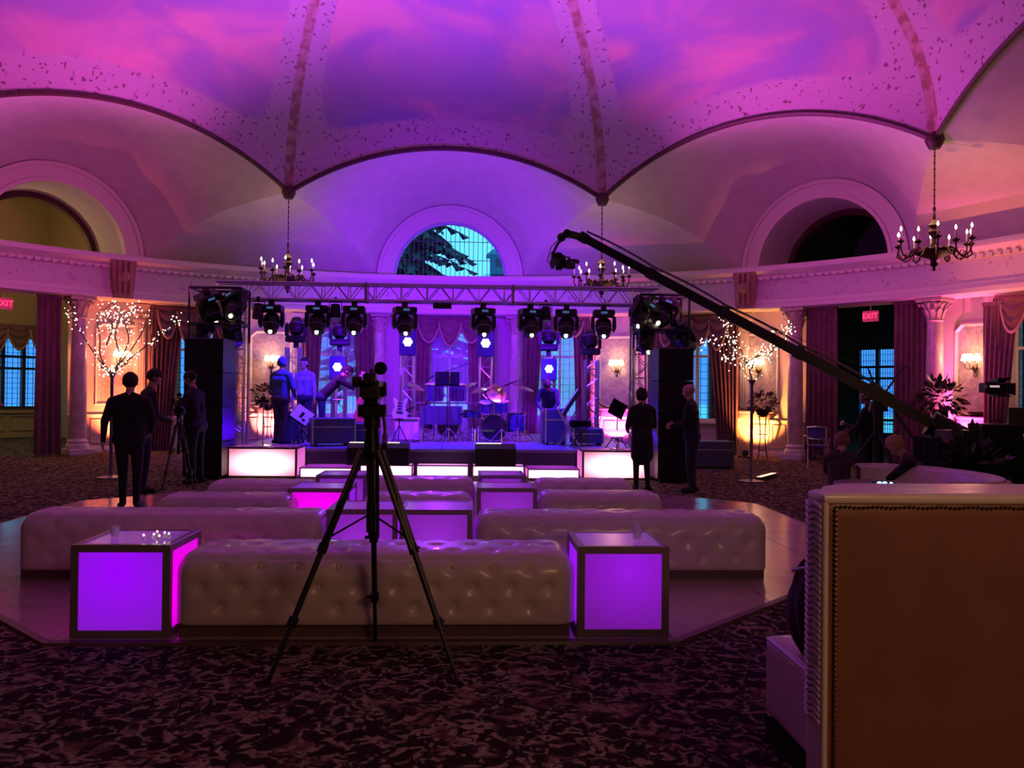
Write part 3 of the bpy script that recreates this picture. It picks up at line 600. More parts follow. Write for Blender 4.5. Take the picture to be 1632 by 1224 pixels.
def leaves(b, c, rad, n, seed, size=.09, sq=.8, mi=None):
    rnd = random.Random(seed)
    for i in range(n):
        d = Vector((rnd.gauss(0, 1), rnd.gauss(0, 1), rnd.gauss(0, 1))).normalized(); p = Vector(c)+Vector((d.x, d.y, d.z*sq))*rad*rnd.uniform(.45, 1.05)
        s = d.cross(Vector((rnd.uniform(-1, 1), rnd.uniform(-1, 1), 1))).normalized(); u = (d+Vector((0, 0, rnd.uniform(-.5, .4)))).normalized(); l = size*rnd.uniform(.7, 1.5); w = l*.28
        b.add([p, p+u*l*.5+s*w, p+u*l, p+u*l*.5-s*w], [(0, 1, 2, 3)], (i % 3 == 0) if mi is None else mi)
def stand_plant(loc, lab, h, rad, seed, m2):
    t = thing('floral_arrangement', lab, 'plant', loc)
    for i in range(4):
        a = i*pi/2+.4; b = MB(); b.tube([(.14*cos(a), .14*sin(a), 0), (.07*cos(a), .07*sin(a), h*.45), (.11*cos(a), .11*sin(a), h-.12)], .01, 6); b.build('leg', BRASS, t, True)
    b = MB()
    for z in (.2, h*.5, h-.16): b.tube([(.11*cos(q*pi/8), .11*sin(q*pi/8), z) for q in range(16)], .007, 5, closed=True)
    b.build('ring', BRASS, t, True); b = MB(); b.lathe([(.03, h-.18), (.13, h-.12), (.16, h), (.13, h)], 14); b.build('urn', BRASS, t, True)
    b = MB(); leaves(b, (0, 0, h+rad*.55), rad, 260, seed, rad*.33, .75); b.build('foliage', [LEAF, m2], t, kind='stuff')
stand_plant(ring(39.9, 11.5), 'dark leafy arrangement on a tall wire stand beside the console, right of the fairy lights', 1.15, .30, 3, mat('pink_bloom', (.25, .08, .07), .6))
stand_plant(ring(-22.6, 11.5), 'leafy arrangement on a tall stand left of the man in blue', 1.15, .34, 4, mat('pink_bloom', (.25, .08, .07), .6))
stand_plant(ring(th_of(1498, 10.9), 10.9), 'leafy arrangement with orange blooms behind the crane counterweight', 1.25, .42, 5, mat('orange_bloom', (.16, .04, .015), .6))
# ================================================================ FAIRY-LIGHT BRANCHES
TW = noisy('twig', (.10, .06, .04), (.16, .1, .07), 20, .8)
def light_tree(loc, lab, branches, n, seed, full):
    t = thing('lighted_branches', lab, 'lighted branches', loc); rnd = random.Random(seed); hz = 1.75
    b = MB(); b.lathe([(.22, 0), (.22, .02), (.04, .05), (.028, .08), (.025, hz-.1), (.05, hz-.04), (.07, hz), (.02, hz)], 14); b.build('stand', mat('stand_grey', (.22, .18, .2), .4, .6), t, True)
    br = MB(); lt = MB()
    for pts in branches:
        p = [Vector(q) for q in pts]; fine = []
        for i in range(len(p)-1):
            p0, p1, p2, p3 = p[max(i-1, 0)], p[i], p[i+1], p[min(i+2, len(p)-1)]
            for q in range(6):
                s = q/6; fine.append(.5*((2*p1)+(-p0+p2)*s+(2*p0-5*p1+4*p2-p3)*s*s+(-p0+3*p1-3*p2+p3)*s**3))
        fine.append(p[-1]); br.tube(fine, [.010*(1-.75*i/len(fine))+.003 for i in range(len(fine))], 5)
        k = int(n*rnd.uniform(.8, 1.2))
        for i in range(k):
            q = fine[min(len(fine)-1, int((rnd.random()**.8)*len(fine)))]; o = Vector((rnd.gauss(0, .055), rnd.gauss(0, .10), rnd.gauss(0, .055)))
            if rnd.random() < .5: br.tube([q, q+o*.6+Vector((0, 0, .01)), q+o], .003, 3)
            lt.ball(tuple(q+o), rnd.uniform(.006, .012), 5, 4)
    br.build('branch', TW, t, kind='stuff'); lt.build('fairy_lights', BULBW, t, kind='stuff')
light_tree((-5.95, 14.45, 0), 'heart-shaped spray of fairy-lit branches above the men at left', [
    [(0, 0, 1.72), (-.25, .1, 1.95), (-.45, 0, 2.3), (-.62, -.1, 2.65), (-.66, -.1, 2.8)],
    [(0, 0, 1.72), (-.15, -.1, 2.0), (-.25, .1, 2.35), (-.3, .1, 2.7), (-.12, .1, 2.85), (.02, .0, 2.95)],
    [(0, 0, 1.72), (.10, .1, 2.0), (.22, .1, 2.3), (.16, 0, 2.65), (.02, -.1, 2.9)],
    [(0, 0, 1.72), (.2, -.1, 1.95), (.35, 0, 2.2), (.5, .1, 2.6), (.38, .1, 2.85), (.22, .1, 2.72)],
    [(0, 0, 1.72), (.3, 0, 2.0), (.6, -.1, 2.2), (.85, -.1, 2.4), (1.05, 0, 2.62), (1.0, 0, 2.78)],
    [(.1, 0, 2.1), (.0, .1, 2.4), (.1, .1, 2.7), (.3, .05, 2.8)], [(-.1, 0, 2.2), (-.05, .1, 2.55), (-.2, .1, 2.75)],
    [(-.2, 0, 1.85), (0, -.1, 1.78), (.25, 0, 1.9)]], 44, 1, True)
light_tree((4.81, 14.45, 0), 'drooping fairy-lit branches on a thin grey stand right of the stage', [
    [(0, 0, 1.75), (-.06, 0, 1.98), (-.22, 0, 2.3), (-.42, .1, 2.62), (-.48, 0, 2.82)],
    [(0, 0, 1.75), (-.1, 0, 2.05), (-.3, 0, 2.2), (-.36, 0, 2.45), (-.34, .1, 2.0)],
    [(0, 0, 1.95), (.12, .1, 2.15), (.3, 0, 2.2), (.42, 0, 2.4), (.38, 0, 2.55)],
    [(.3, 0, 2.2), (.5, 0, 2.4), (.66, 0, 2.62), (.6, .05, 2.66)], [(-.1, 0, 2.05), (.05, -.1, 2.15), (.2, 0, 2.25), (.35, .1, 2.1)]], 46, 2, False)
rnd = random.Random(5)
t = thing('lighted_branches', 'stray fairy-lit twig in front of the window, left of the drooping branches', 'lighted branches', (4.81, 14.4, 0)); lt = MB(); tw = MB(); q0 = Vector((-.35, 0, 2.1))
path = [Vector(p) for p in ((-.05, .05, 1.8), (-.3, 0, 2.03), (-.52, 0, 2.12), (-.62, 0, 2.3), (-.75, 0, 2.38), (-.92, 0, 2.36))]; tw.tube(path, .006, 4)
for i in range(26):
    k = rnd.uniform(1, 4.99); a = path[int(k)].lerp(path[int(k)+1], k-int(k)); lt.ball(tuple(a+Vector((rnd.gauss(0, .04), rnd.gauss(0, .05), rnd.gauss(0, .05)))), .012, 5, 4)
tw.build('branch', TW, t); lt.build('fairy_lights', BULBW, t, kind='stuff')
# ================================================================ EXIT SIGNS
def exit_sign(loc, rz, lab):
    t = thing('exit_sign', lab, 'exit sign', loc, rz); b = MB(); b.box(-.17, .17, -.03, .03, -.12, .12, b=.008); b.build('housing', mat('sign_face', (.5, .05, .12), .5, emit=(.7, .04, .14), es=.35), t)
    b = MB(); b.cyl((0, 0, .12), (0, 0, .22), .012, n=6); b.build('hanger', TRIM, t)
    c = bpy.data.curves.new('lettering', 'FONT'); c.body = 'EXIT'; c.size = .17; c.extrude = .003; c.align_x = 'CENTER'; c.align_y = 'CENTER'; c.materials.append(mat('exit_red', (1, .05, .1), .5, emit=(1, .03, .10), es=3))
    o = bpy.data.objects.new('lettering', c); COL.objects.link(o); me = bpy.data.meshes.new_from_object(o); bpy.data.objects.remove(o)
    o = bpy.data.objects.new('lettering', me); COL.objects.link(o); o.parent = t; o.location = (0, -.034, 0); o.rotation_euler = (pi/2, 0, 0)
exit_sign(ring(50.3, 12.3, 3.27), -R(50.3), 'red exit sign hanging in the dark right doorway'); exit_sign(ring(-49.7, 12.3, 3.27), R(49.7), 'red exit sign at the left edge of the picture')
# ================================================================ STAGE
SZ = .45; DECK = mat('stage_deck_carpet', (.20, .20, .30), .45)
t = bpy.data.objects.new('stage_floor', None); COL.objects.link(t); t['kind'] = 'structure'
for i in range(6):
    for j in range(5):
        b = MB(); x0 = -4.3+i*1.25; y0 = 15.42+j*1.2; b.box(x0+.004, x0+1.246, y0+.004, y0+1.196, SZ-.05, SZ, b=.004); b.build('deck_panel', DECK, t)
b = MB(); b.box(-4.3, 3.2, 15.43, 15.48, .0, SZ-.05); b.build('fascia', mat('deck_fascia', (.05, .045, .08), .7), t)
b = MB()
for i in range(7):
    for j in range(5): x = -4.2+i*1.22; y = 15.55+j*1.4; b.cyl((x, y, 0), (x, y, SZ-.05), .03, n=6)
b.build('deck_leg', BLK, t)
def glow_box(name, lab, cat, x0, x1, y0, y1, z0, z1, front, side, top, fw=.035, grp=None):
    """framed acrylic box: open metal frame with lit panels set in it"""
    c = ((x0+x1)/2, (y0+y1)/2, z0); t = thing(name, lab, cat, c, 0, grp); w, d, h = (x1-x0)/2, (y1-y0)/2, z1-z0; b = MB(); e = .003
    for sx_ in (-1, 1):
        for sy_ in (-1, 1): b.box(min(sx_*w, sx_*(w-fw)), max(sx_*w, sx_*(w-fw)), min(sy_*d, sy_*(d-fw)), max(sy_*d, sy_*(d-fw)), 0, h, b=e)
        for z in (0, h-fw):
            b.box(-w+fw, w-fw, min(sx_*d, sx_*(d-fw)), max(sx_*d, sx_*(d-fw)), z, z+fw, b=e)
            b.box(min(sx_*w, sx_*(w-fw)), max(sx_*w, sx_*(w-fw)), -d+fw, d-fw, z, z+fw, b=e)
    b.build('frame', CUBEF, t)
    for nm, m, bb in (('front_panel', front, (-w+fw, w-fw, -d+.010, -d+.016, fw, h-fw)), ('back_panel', side, (-w+fw, w-fw, d-.016, d-.010, fw, h-fw)), ('side_panel', side, (-w+.010, -w+.016, -d+fw, d-fw, fw, h-fw)),
                      ('side_panel', side, (w-.016, w-.010, -d+fw, d-fw, fw, h-fw)), ('top_panel', top, (-w+fw, w-fw, -d+fw, d-fw, h-.014, h-.004))):
        p = MB(); p.box(*bb); p.build(nm, m, t)
    return t
HOTS = panel_glow('glow_pink_side', (1, .35, .75), (.9, .12, .7), 1.3, .7)
glow_box('light_box', 'tall white-hot light box at the left front corner of the stage', 'light box', -4.11, -2.94, 14.64, 15.42, 0, .52, GL_HOT, HOTS, GL_TOP)
glow_box('light_box', 'tall white-hot light box at the right front corner of the stage, behind the woman', 'light box', 1.92, 3.09, 14.64, 15.42, 0, .51, GL_HOT, HOTS, GL_TOP)
GL_STEP = panel_glow('glow_step', (1, .75, .82), (1, .45, .75), 2.6, 1.6); GL_STOP = panel_glow('glow_step_top', (.9, .12, .95), (.6, .05, .9), .8, .35); GL_STW = panel_glow('glow_step_white', (1, .6, .9), (1, .3, .9), 1.3, .7)
for x0, x1, lab in ((-2.90, -2.0, 'low glowing step just right of the left light box'), (.98, 1.88, 'low glowing step just left of the right light box')): glow_box('lit_step', lab, 'step', x0, x1, 14.66, 15.40, 0, .18, GL_STEP, HOTS, GL_STOP, .02)
for i, lab in enumerate(('low white glowing step panel, behind the tripod', 'low white glowing step panel, left of the centre gap', 'low white glowing step panel, right of the centre gap')):
    x0 = -1.96+i*.98; glow_box('lit_step', lab, 'step', x0+.03, x0+.95, 15.02, 15.40, 0, .20, GL_STEP, HOTS, GL_STW, .02)
# ---- truss
def braces(par, p0, p1, h, n, ax, name='brace'):
    """zigzag lacing in the plane spanned by p0->p1 and ax"""
    p0, p1, ax = Vector(p0), Vector(p1), Vector(ax); me = None
    for i in range(n):
        a = p0.lerp(p1, i/n)+(ax*h if i % 2 else ax*0); c = p0.lerp(p1, (i+1)/n)+(ax*0 if i % 2 else ax*h)
        b = MB(); b.cyl(a, c, .009, n=5); b.build(name, ALU, par)
        if i % 2 == 0: b = MB(); b.cyl(p0.lerp(p1, i/n), p0.lerp(p1, i/n)+ax*h, .009, n=5); b.build('post', ALU, par)
def truss(name, lab, p0, p1, w, n, ax1, ax2, full=True):
    t = thing(name, lab, 'truss', p0); L_ = Vector(p1)-Vector(p0); a1, a2 = Vector(ax1)*w, Vector(ax2)*w; b = MB()
    for o in (Vector(), a1, a2, a1+a2):
        b = MB(); b.cyl(o, o+L_, .025, n=8); b.build('chord', ALU, t, True)
    braces(t, (0, 0, 0), L_, w, n, ax1); braces(t, a2, L_+a2, w, n, ax1)
    if full: braces(t, (0, 0, 0), L_, w, n, ax2)
    for q in range(1, 3):
        if L_.x > 3: b = MB(); p = L_*(q/3); b.box(p.x-.02, p.x+.02, -.03, w+.03, -.03, w+.03); b.build('coupler', CUBEF, t)
    return t
TY = 15.75
truss('lighting_truss', 'long horizontal box truss spanning the stage with moving lights under it', (-4.66, TY, 3.15), (3.46, TY, 3.15), .30, 34, (0, 0, 1), (0, 1, 0))
truss('upright_truss', 'blue-lit upright truss behind the left speaker tower', (-4.42, TY-.02, 0), (-4.42, TY-.02, 3.12), .29, 14, (1, 0, 0), (0, 1, 0))
truss('upright_truss', 'blue-lit upright truss behind the right speaker tower', (3.0, TY-.02, 0), (3.0, TY-.02, 3.12), .29, 14, (1, 0, 0), (0, 1, 0))
TOT = (('px470', 466, 18.2, 1.95), ('px540', 540, 18.4, 1.9), ('px650', 650, 19.2, 2.4), ('px774', 774, 19.2, 2.4), ('px875', 875, 18.4, 1.85), ('px942', 944, 18.0, 1.75))
tl = ('short truss totem behind the woman at the left of the stage', 'truss totem left of the drums with a moving light on top', 'tall truss totem behind the white guitar', 'tall truss totem behind the second drum kit', 'truss totem right of the drums with a moving light on top', 'short truss totem before the pink-lit right panel')
for (n_, px, Y, h), lab in zip(TOT, tl):
    x = aty(px, 560, Y).x; truss('upright_truss', lab, (x-.13, Y, SZ), (x-.13, Y, SZ+h), .26, 9, (1, 0, 0), (0, 1, 0), False)
# ---- moving lights
def moving_head():
    t = thing('moving_light', 'x', 'stage light')      # origin at the clamp, hanging
    b = MB(); b.box(-.05, .05, -.04, .04, -.10, .04); b.box(-.20, .20, -.15, .15, -.20, -.08, b=.02); b.build('base', BLKP, t)
    y = MB()
    for s in (-1, 1): y.prism([(s*.19, -.19), (s*.23, -.22), (s*.235, -.42), (s*.20, -.50), (s*.165, -.46), (s*.17, -.20)], -.06, .06)
    y.box(-.2, .2, -.07, .07, -.225, -.195); yo = y.build('yoke', BLKP, t)
    h = MB(); M = Matrix.Translation((0, 0, -.40)) @ Matrix.Rotation(R(-24), 4, 'X')
    h.lathe([(.01, .17), (.10, .165), (.135, .12), (.15, .02), (.15, -.04), (.13, -.13), (.115, -.19), (.10, -.205), (.095, -.19)], 18, M=M)
    for z in (.10, .05): h.lathe([(.15, z), (.158, z-.008), (.15, z-.016)], 18, M=M)
    ho = h.build('head', BLKP, t, True); r = MB(); r.lathe([(.152, -.05), (.160, -.06), (.152, -.07)], 18, M=M); r.build('trim_ring', mat('ring_grey', (.25, .25, .32), .4, .5), ho, True)
    l = MB(); l.lathe([(.001, -.192), (.095, -.196)], 16, M=M); l.build('lens', GLS, ho)
    g = MB(); g.ball(tuple(M @ Vector((0, -.02, -.205))), .034, 8, 6); g.build('lamp', LENSW, ho)
    s = MB(); s.box(-.06, .06, -.152, -.149, -.16, -.12); s.build('display', mat('display_blue', (.1, .2, .6), .4, emit=(.2, .45, 1), es=.2), t); return t
m0 = None; MG = 'moving lights on the stage rig'
for px, lab in ((433, 'first moving light from the left under the horizontal truss'), (507, 'second moving light from the left under the truss'), (565, 'third moving light from the left under the truss'), (645, 'moving light under the truss above the white guitar'), (770, 'moving light under the truss above the second drum kit'),
                (845, 'moving light under the truss just right of the centre window'), (903, 'second to last moving light under the truss'), (962, 'last moving light on the right under the truss, above the pink-lit panel')):
    x = aty(px, 490, TY+.15).x; loc = (x, TY+.15, 3.13); rz = random.uniform(-.4, .4)
    if m0 is None: m0 = moving_head(); m0.location = loc; m0['label'] = lab; m0['group'] = MG
    else: dup(m0, loc, rz, lab)
def flip(o): o.rotation_euler = (pi, 0, o.rotation_euler[2]); return o
for px, Y, z, lab in ((470, 18.3, 2.43, 'upright moving light on the short totem left of the windows'), (540, 18.5, 2.38, 'upright moving light on the totem left of the drums'), (875, 18.5, 2.33, 'upright moving light on the totem right of the drums'), (942, 18.1, 2.23, 'upright moving light on the short totem before the right panel')):
    flip(dup(m0, (aty(px, 560, Y).x, Y+.12, z), 0, lab))
for s, px0 in ((-1, 352), (1, 1055)):
    sd = 'left' if s < 0 else 'right'; x = aty(px0, 500, 15.2).x
    b = MB(); t = thing('pipe_rig', f'black square pipe frame carrying a cluster of lights over the {sd} speaker tower', 'frame', (x, 15.2, 2.62))
    for z in (.62, .0): b.tube([(-.45, -.3, z), (.42, -.3, z), (.42, .3, z), (-.45, .3, z)], .025, 6, closed=True)
    for q in ((-.45, -.3), (.42, -.3), (.42, .3), (-.45, .3)): b.cyl((*q, -.3), (*q, .62), .02, n=6)
    b.box(-.45, .42, -.28, .28, -.02, .01); b.build('pipe', BLK, t)
    for i, (dx, dy, dz, rz) in enumerate(((-.22, -.15, .60, .6), (.22, .05, .60, -.5), (-.24, .1, .14, 1.9), (.2, -.12, .16, 2.4))):
        d = dup(m0, (x+dx, 15.2+dy, 2.62+dz), rz, f'moving light in the cluster over the {sd} speaker tower, {("upper left","upper right","lower left","lower right")[i]} of four')
        d.rotation_euler = (.35*(-1)**i, .4*s, rz)
def par(px, y, Y, lab):
    q = aty(px, y, Y); t = thing('par_can', lab, 'stage light', q); b = MB(); b.cyl((0, 0, .0), (0, -.05, -.26), .085, .10, n=12); b.build('can', BLKP, t, True); b = MB(); b.tube([(-.11, 0, -.1), (-.11, 0, .05), (.11, 0, .05), (.11, 0, -.1)], .012, 5); b.box(-.03, .03, -.03, .03, .04, .14); b.build('yoke', BLK, t)
par(1012, 497, TY+.1, 'small black par can hanging near the right end of the truss'); par(535, 486, TY+.2, 'small black par can between the second and third moving lights'); par(412, 485, TY, 'small black par can at the left end of the truss'); par(870, 490, TY+.2, 'small black par can between the lights right of the centre window')
t = thing('led_bar', 'short black light bar hanging from the middle of the truss', 'stage light', aty(705, 480, TY+.1)); b = MB(); b.box(-.17, .17, -.06, .06, -.14, -.04, b=.01); b.cyl((-.1, 0, -.05), (-.1, 0, .03), .015); b.cyl((.1, 0, -.05), (.1, 0, .03), .015); b.build('housing', BLKP, t)
for px, py, Y, w, lab in ((538, 585, 18.39, .18, 'round white lamp lit on the totem left of the drums'), (650, 545, 19.19, .2, 'round white lamp lit above the white guitar'), (774, 547, 19.19, .2, 'round white lamp lit above the second drum kit'), (875, 588, 18.39, .17, 'round white lamp lit on the totem right of the drums')):
    q = aty(px, py, Y-.06); t = thing('blinder_lamp', lab, 'stage light', q, 0, 'lit round lamps on the totems'); b = MB(); b.box(-w*.95, w*.95, -.03, .06, -w*1.5, w*1.3, b=.02); b.build('housing', mat('lamp_blue_case', (.03, .03, .12), .4), t)
    b = MB(); b.ball((0, -.03, 0), w*.33, 12, 8, sc=(1, .35, 1))
    for k in range(6): b.ball((w*.32*cos(k*pi/3), -.03, w*.32*sin(k*pi/3)), w*.2, 8, 6, sc=(1, .4, 1))
    b.build('led_face', LEDW, t, True)
# ---- speaker towers
def pa(x0, x1, y0, h, n, lab):
    t = thing('speaker_tower', lab, 'speaker', ((x0+x1)/2, y0+.4, 0)); w = (x1-x0)/2; z = 0.05
    b = MB()
    for sx_ in (-1, 1):
        for sy_ in (-.3, .3): b.cyl((sx_*w*.75, sy_, 0), (sx_*w*.75, sy_, .06), .04, n=8)
    b.build('caster', BLK, t)
    for i in range(n):
        hh = (h-.05)/n; b = MB(); b.box(-w, w, -.38, .38, z+.004, z+hh-.004, b=.012); c = b.build('cabinet', BLKP, t)
        g = MB(); g.box(-w+.03, w-.03, -.392, -.38, z+.03, z+hh-.03, b=.003); g.build('grille', noisy('grille_cloth', (.008, .008, .009), (.014, .013, .015), 90, .9, .3), c); z += hh
pa(-4.72, -4.09, 14.25, 2.34, 4, 'black speaker tower left of the stage'); pa(3.13, 3.72, 14.15, 2.27, 4, 'black speaker tower right of the stage between the woman and the man')
# ---- stage gear
def wedge(px0, px1, Y, zb, lab):
    x0, x1 = aty(px0, 740, Y).x, aty(px1, 740, Y).x; t = thing('stage_monitor', lab, 'speaker', ((x0+x1)/2, Y, zb)); w = (x1-x0)/2
    M = Matrix.Rotation(pi/2, 4, 'Z'); b = MB(); b.prism([(-.02, 0), (.40, 0), (.33, .36), (.20, .38), (-.02, .30)], -w, w, Matrix.Rotation(-pi/2, 4, 'Z') @ Matrix.Scale(-1, 4, (1, 0, 0))); b.build('cabinet', BLKP, t)
    g = MB()
    for i in range(6): x = -w+.06+i*(2*w-.12)/5; g.box(x-.012, x+.012, -.03, .0, .04, .28)
    g.build('grille_bar', BLK, t); g = MB(); g.box(-w+.02, w*.3, .19, .30, .372, .384); g.build('lit_edge', mat('edge_glow', (1, 1, .7), .4, emit=(1, .9, .55), es=1.6), t)
wedge(757, 822, 14.95, .20, 'black stage monitor at the stage front below the second drum kit'); wedge(604, 651, 14.95, .20, 'black stage monitor at the stage front right behind the tripod'); wedge(552, 600, 14.95, .20, 'black stage monitor at the stage front left of the tripod')
BLUF = noisy('dark_blue_case', (.05, .05, .10), (.07, .07, .14), 12, .5)
def flight(px, py, Y, w, d, h, lab, zb=SZ, rz=0):
    x = aty(px, py, Y).x; t = thing('flight_case', lab, 'case', (x, Y, zb), rz); b = MB(); b.box(-w/2, w/2, -d/2, d/2, .05, h, b=.012); b.build('body', BLUF, t); b = MB()
    for sx_ in (-1, 1):
        for sy_ in (-1, 1): b.box(sx_*(w/2-.006)-.014, sx_*(w/2-.006)+.014, sy_*(d/2-.006)-.014, sy_*(d/2-.006)+.014, .04, h+.006)
    b.build('corner_trim', ALU, t, kind='stuff'); b = MB(); b.box(-w/2-.003, w/2+.003, -d/2-.003, d/2+.003, h*.68, h*.71); b.build('lid_seam', ALU, t)
    b = MB(); [b.cyl((sx_*w*.4, sy_*d*.38, 0), (sx_*w*.4, sy_*d*.38, .06), .03, n=8) for sx_ in (-1, 1) for sy_ in (-1, 1)]; b.build('caster', BLK, t)
flight(528, 690, 16.3, .8, .55, .52, 'dark blue case tilted toward the floor monitors at the left of the stage', rz=.35); flight(575, 690, 16.6, .7, .5, .42, 'low dark blue case left of the tripod, under the red guitar'); flight(465, 680, 17.0, .45, .5, .62, 'blue-lit case behind the sheet-music stand')
flight(884, 690, 17.2, .42, .5, .72, 'upright dark blue case below the stooping keyboard player'); flight(935, 690, 17.0, .6, .5, .34, 'low dark case right of the keyboard stand')
flight(1130, 700, 17.2, .85, .6, .55, 'dark flight case behind the bald man, under the window', 0); flight(1137, 670, 17.25, .4, .4, .8, 'narrow dark case beside the right window', 0, .2) if 0 else None
# amplifier
q = aty(649, 680, 17.6); t = thing('guitar_amplifier', 'pink-lit guitar amplifier with a pale grille, centre left of the stage', 'amplifier', (q.x, 17.6, SZ)); b = MB(); b.box(-.26, .26, -.13, .14, .03, .50, b=.02); b.build('cabinet', mat('amp_tolex', (.5, .32, .40), .5), t)
b = MB(); b.box(-.23, .23, -.145, -.13, .06, .42); b.build('grille', mat('amp_grille', (.85, .55, .62), .7), t); b = MB(); b.box(-.23, .23, -.142, -.13, .43, .48); b.build('control_panel', ALU, t); b = MB(); [b.cyl((-.18+.06*k, -.16, .455), (-.18+.06*k, -.14, .455), .012, n=8) for k in range(7)]; b.build('knob', BLK, t)
b = MB(); b.tube([(-.08, 0, .50), (-.07, 0, .54), (.07, 0, .54), (.08, 0, .50)], .012, 6); b.build('handle', BLK, t)
def guitar(px, Y, zb, col, lab, acoustic, tilt):
    x = aty(px, 650, Y).x; t = thing('acoustic_guitar' if acoustic else 'electric_guitar', lab, 'guitar', (x, Y, zb)); t.rotation_euler = (.12, tilt, 0)
    pr = [(0, .0), (.15, .02), (.19, .12), (.17, .22), (.115, .29), (.13, .37), (.135, .42), (.09, .48), (.03, .49)] if acoustic else [(0, .02), (.12, .0), (.165, .09), (.14, .18), (.10, .24), (.13, .32), (.15, .42), (.09, .40), (.035, .34)]
    poly = pr+[(-x_*(.92 if not acoustic else 1), z) for x_, z in reversed(pr[1:])]; d = .05 if acoustic else .022
    b = MB(); b.prism([(x_, z+.12) for x_, z in poly], -d, d); bo = b.build('body', mat('guitar_%s' % acoustic, col, .25, coat=.4), t); bz = .12
    b = MB(); b.box(-.024, .024, -d-.012, -d+.01, bz+.36, bz+.85); b.build('neck', mat('neck_maple', (.55, .36, .28), .35), t); b = MB(); b.prism([(-.03, bz+.85), (.03, bz+.85), (.045, bz+1.0), (-.04, bz+1.02)], -d-.01, -d+.01); b.build('headstock', mat('neck_maple', (), .3), t)
    b = MB()
    for k in range(6): xx = -.018+k*.0072; b.cyl((xx, -d-.016, bz+.16), (xx, -d-.016, bz+.9), .0012, n=3, cap=False)
    b.build('strings', CHR, t); b = MB(); [b.cyl((s*.05, -d, bz+.88+.04*k), (s*.07, -d, bz+.88+.04*k), .008, n=6) for s in (-1, 1) for k in range(3)]; b.build('tuning_peg', CHR, t, kind='stuff')
    b = MB(); b.box(-.06, .06, -d-.012, -d, bz+.12, bz+.15); b.build('bridge', BLK, t)
    if acoustic: b = MB(); b.cyl((0, -d-.002, bz+.30), (0, -d, bz+.30), .045, n=16); b.build('sound_hole', BLK, t)
    else: b = MB(); [b.box(-.045, .045, -d-.008, -d, bz+.19+.06*k, bz+.215+.06*k) for k in range(3)]; b.build('pickup', BLK, t)
    s = thing('guitar_stand', 'small black stand under the '+('red acoustic' if acoustic else 'white electric')+' guitar', 'stand', (x, Y+.08, SZ if zb > .4 else 0)); b = MB()
    for a in (.5, 2.6, 4.7): b.tube([(0, 0, .35), (.18*cos(a), .18*sin(a), .01)], .011, 5)
    b.cyl((0, 0, .3), (0, 0, zb-SZ+.5), .012, n=6); b.tube([(-.09, -.14, zb-SZ+.10), (-.09, -.02, zb-SZ+.11), (.09, -.02, zb-SZ+.11), (.09, -.14, zb-SZ+.10)], .011, 5); b.build('tube_frame', BLK, s)
guitar(580, 17.2, .75, (.75, .12, .16), 'red acoustic guitar standing upright left of the tripod', True, .0)
guitar(636, 17.25, .82, (.85, .80, .78), 'white electric guitar on a stand behind the amplifier', False, .05)
# drums
SHL = mat('drum_shell', (.05, .03, .22), .2, coat=.6); HEADM = mat('drum_head', (.55, .5, .6), .5)
def drum(b_par, name, c, r, h, M=None, shell=SHL, ax='Z'):
    M0 = Matrix.Translation(c) @ (M or Matrix())
    b = MB(); b.lathe([(r, 0), (r, h)], 20, M=M0); s = b.build(name, shell, b_par, True); b = MB(); b.lathe([(.001, h+.004), (r, h+.004)], 20, M=M0); b.build('head', GLS if name == 'bass_drum' else HEADM, s); b = MB(); b.lathe([(.001, -.004), (r, -.004)], 20, M=M0); b.build('head', GLS if name == 'bass_drum' else HEADM, s)
    b = MB(); [b.lathe([(r, z-.012), (r+.012, z-.010), (r+.012, z+.010), (r, z+.012)], 20, M=M0) for z in (0, h)]
    for k in range(8): a = k*pi/4; p = Vector((cos(a), sin(a), 0))*(r+.012); b.cyl(M0 @ (p+Vector((0, 0, h*.1))), M0 @ (p+Vector((0, 0, h*.9))), .007, n=5)
    b.build('hoop', CHR, s, True)
def tripod_legs(b, x, y, h, sp=.28, r=.010):
    for k in range(3): a = .5+k*2*pi/3; b.tube([(x, y, .30), (x+sp*cos(a), y+sp*sin(a), .01)], r, 5); b.tube([(x, y, .12), (x+sp*.5*cos(a), y+sp*.5*sin(a), .15)], r*.7, 4)
    b.cyl((x, y, .1), (x, y, h), r, n=6)
def cymbal(par, x, y, z, r, tx, ty):
    M = Matrix.Translation((x, y, z)) @ Matrix.Rotation(tx, 4, 'X') @ Matrix.Rotation(ty, 4, 'Y'); b = MB(); b.lathe([(.01, .03), (.035, .022), (.05, .01), (r, -.012), (r, -.015), (.05, .006)], 24, M=M); b.build('cymbal', mat('cymbal_bronze', (.75, .6, .45), .22, 1), par, True)
    b = MB(); tripod_legs(b, x, y+.02, z); b.build('cymbal_stand', CHR, par)
RXm = Matrix.Rotation(pi/2, 4, 'X')
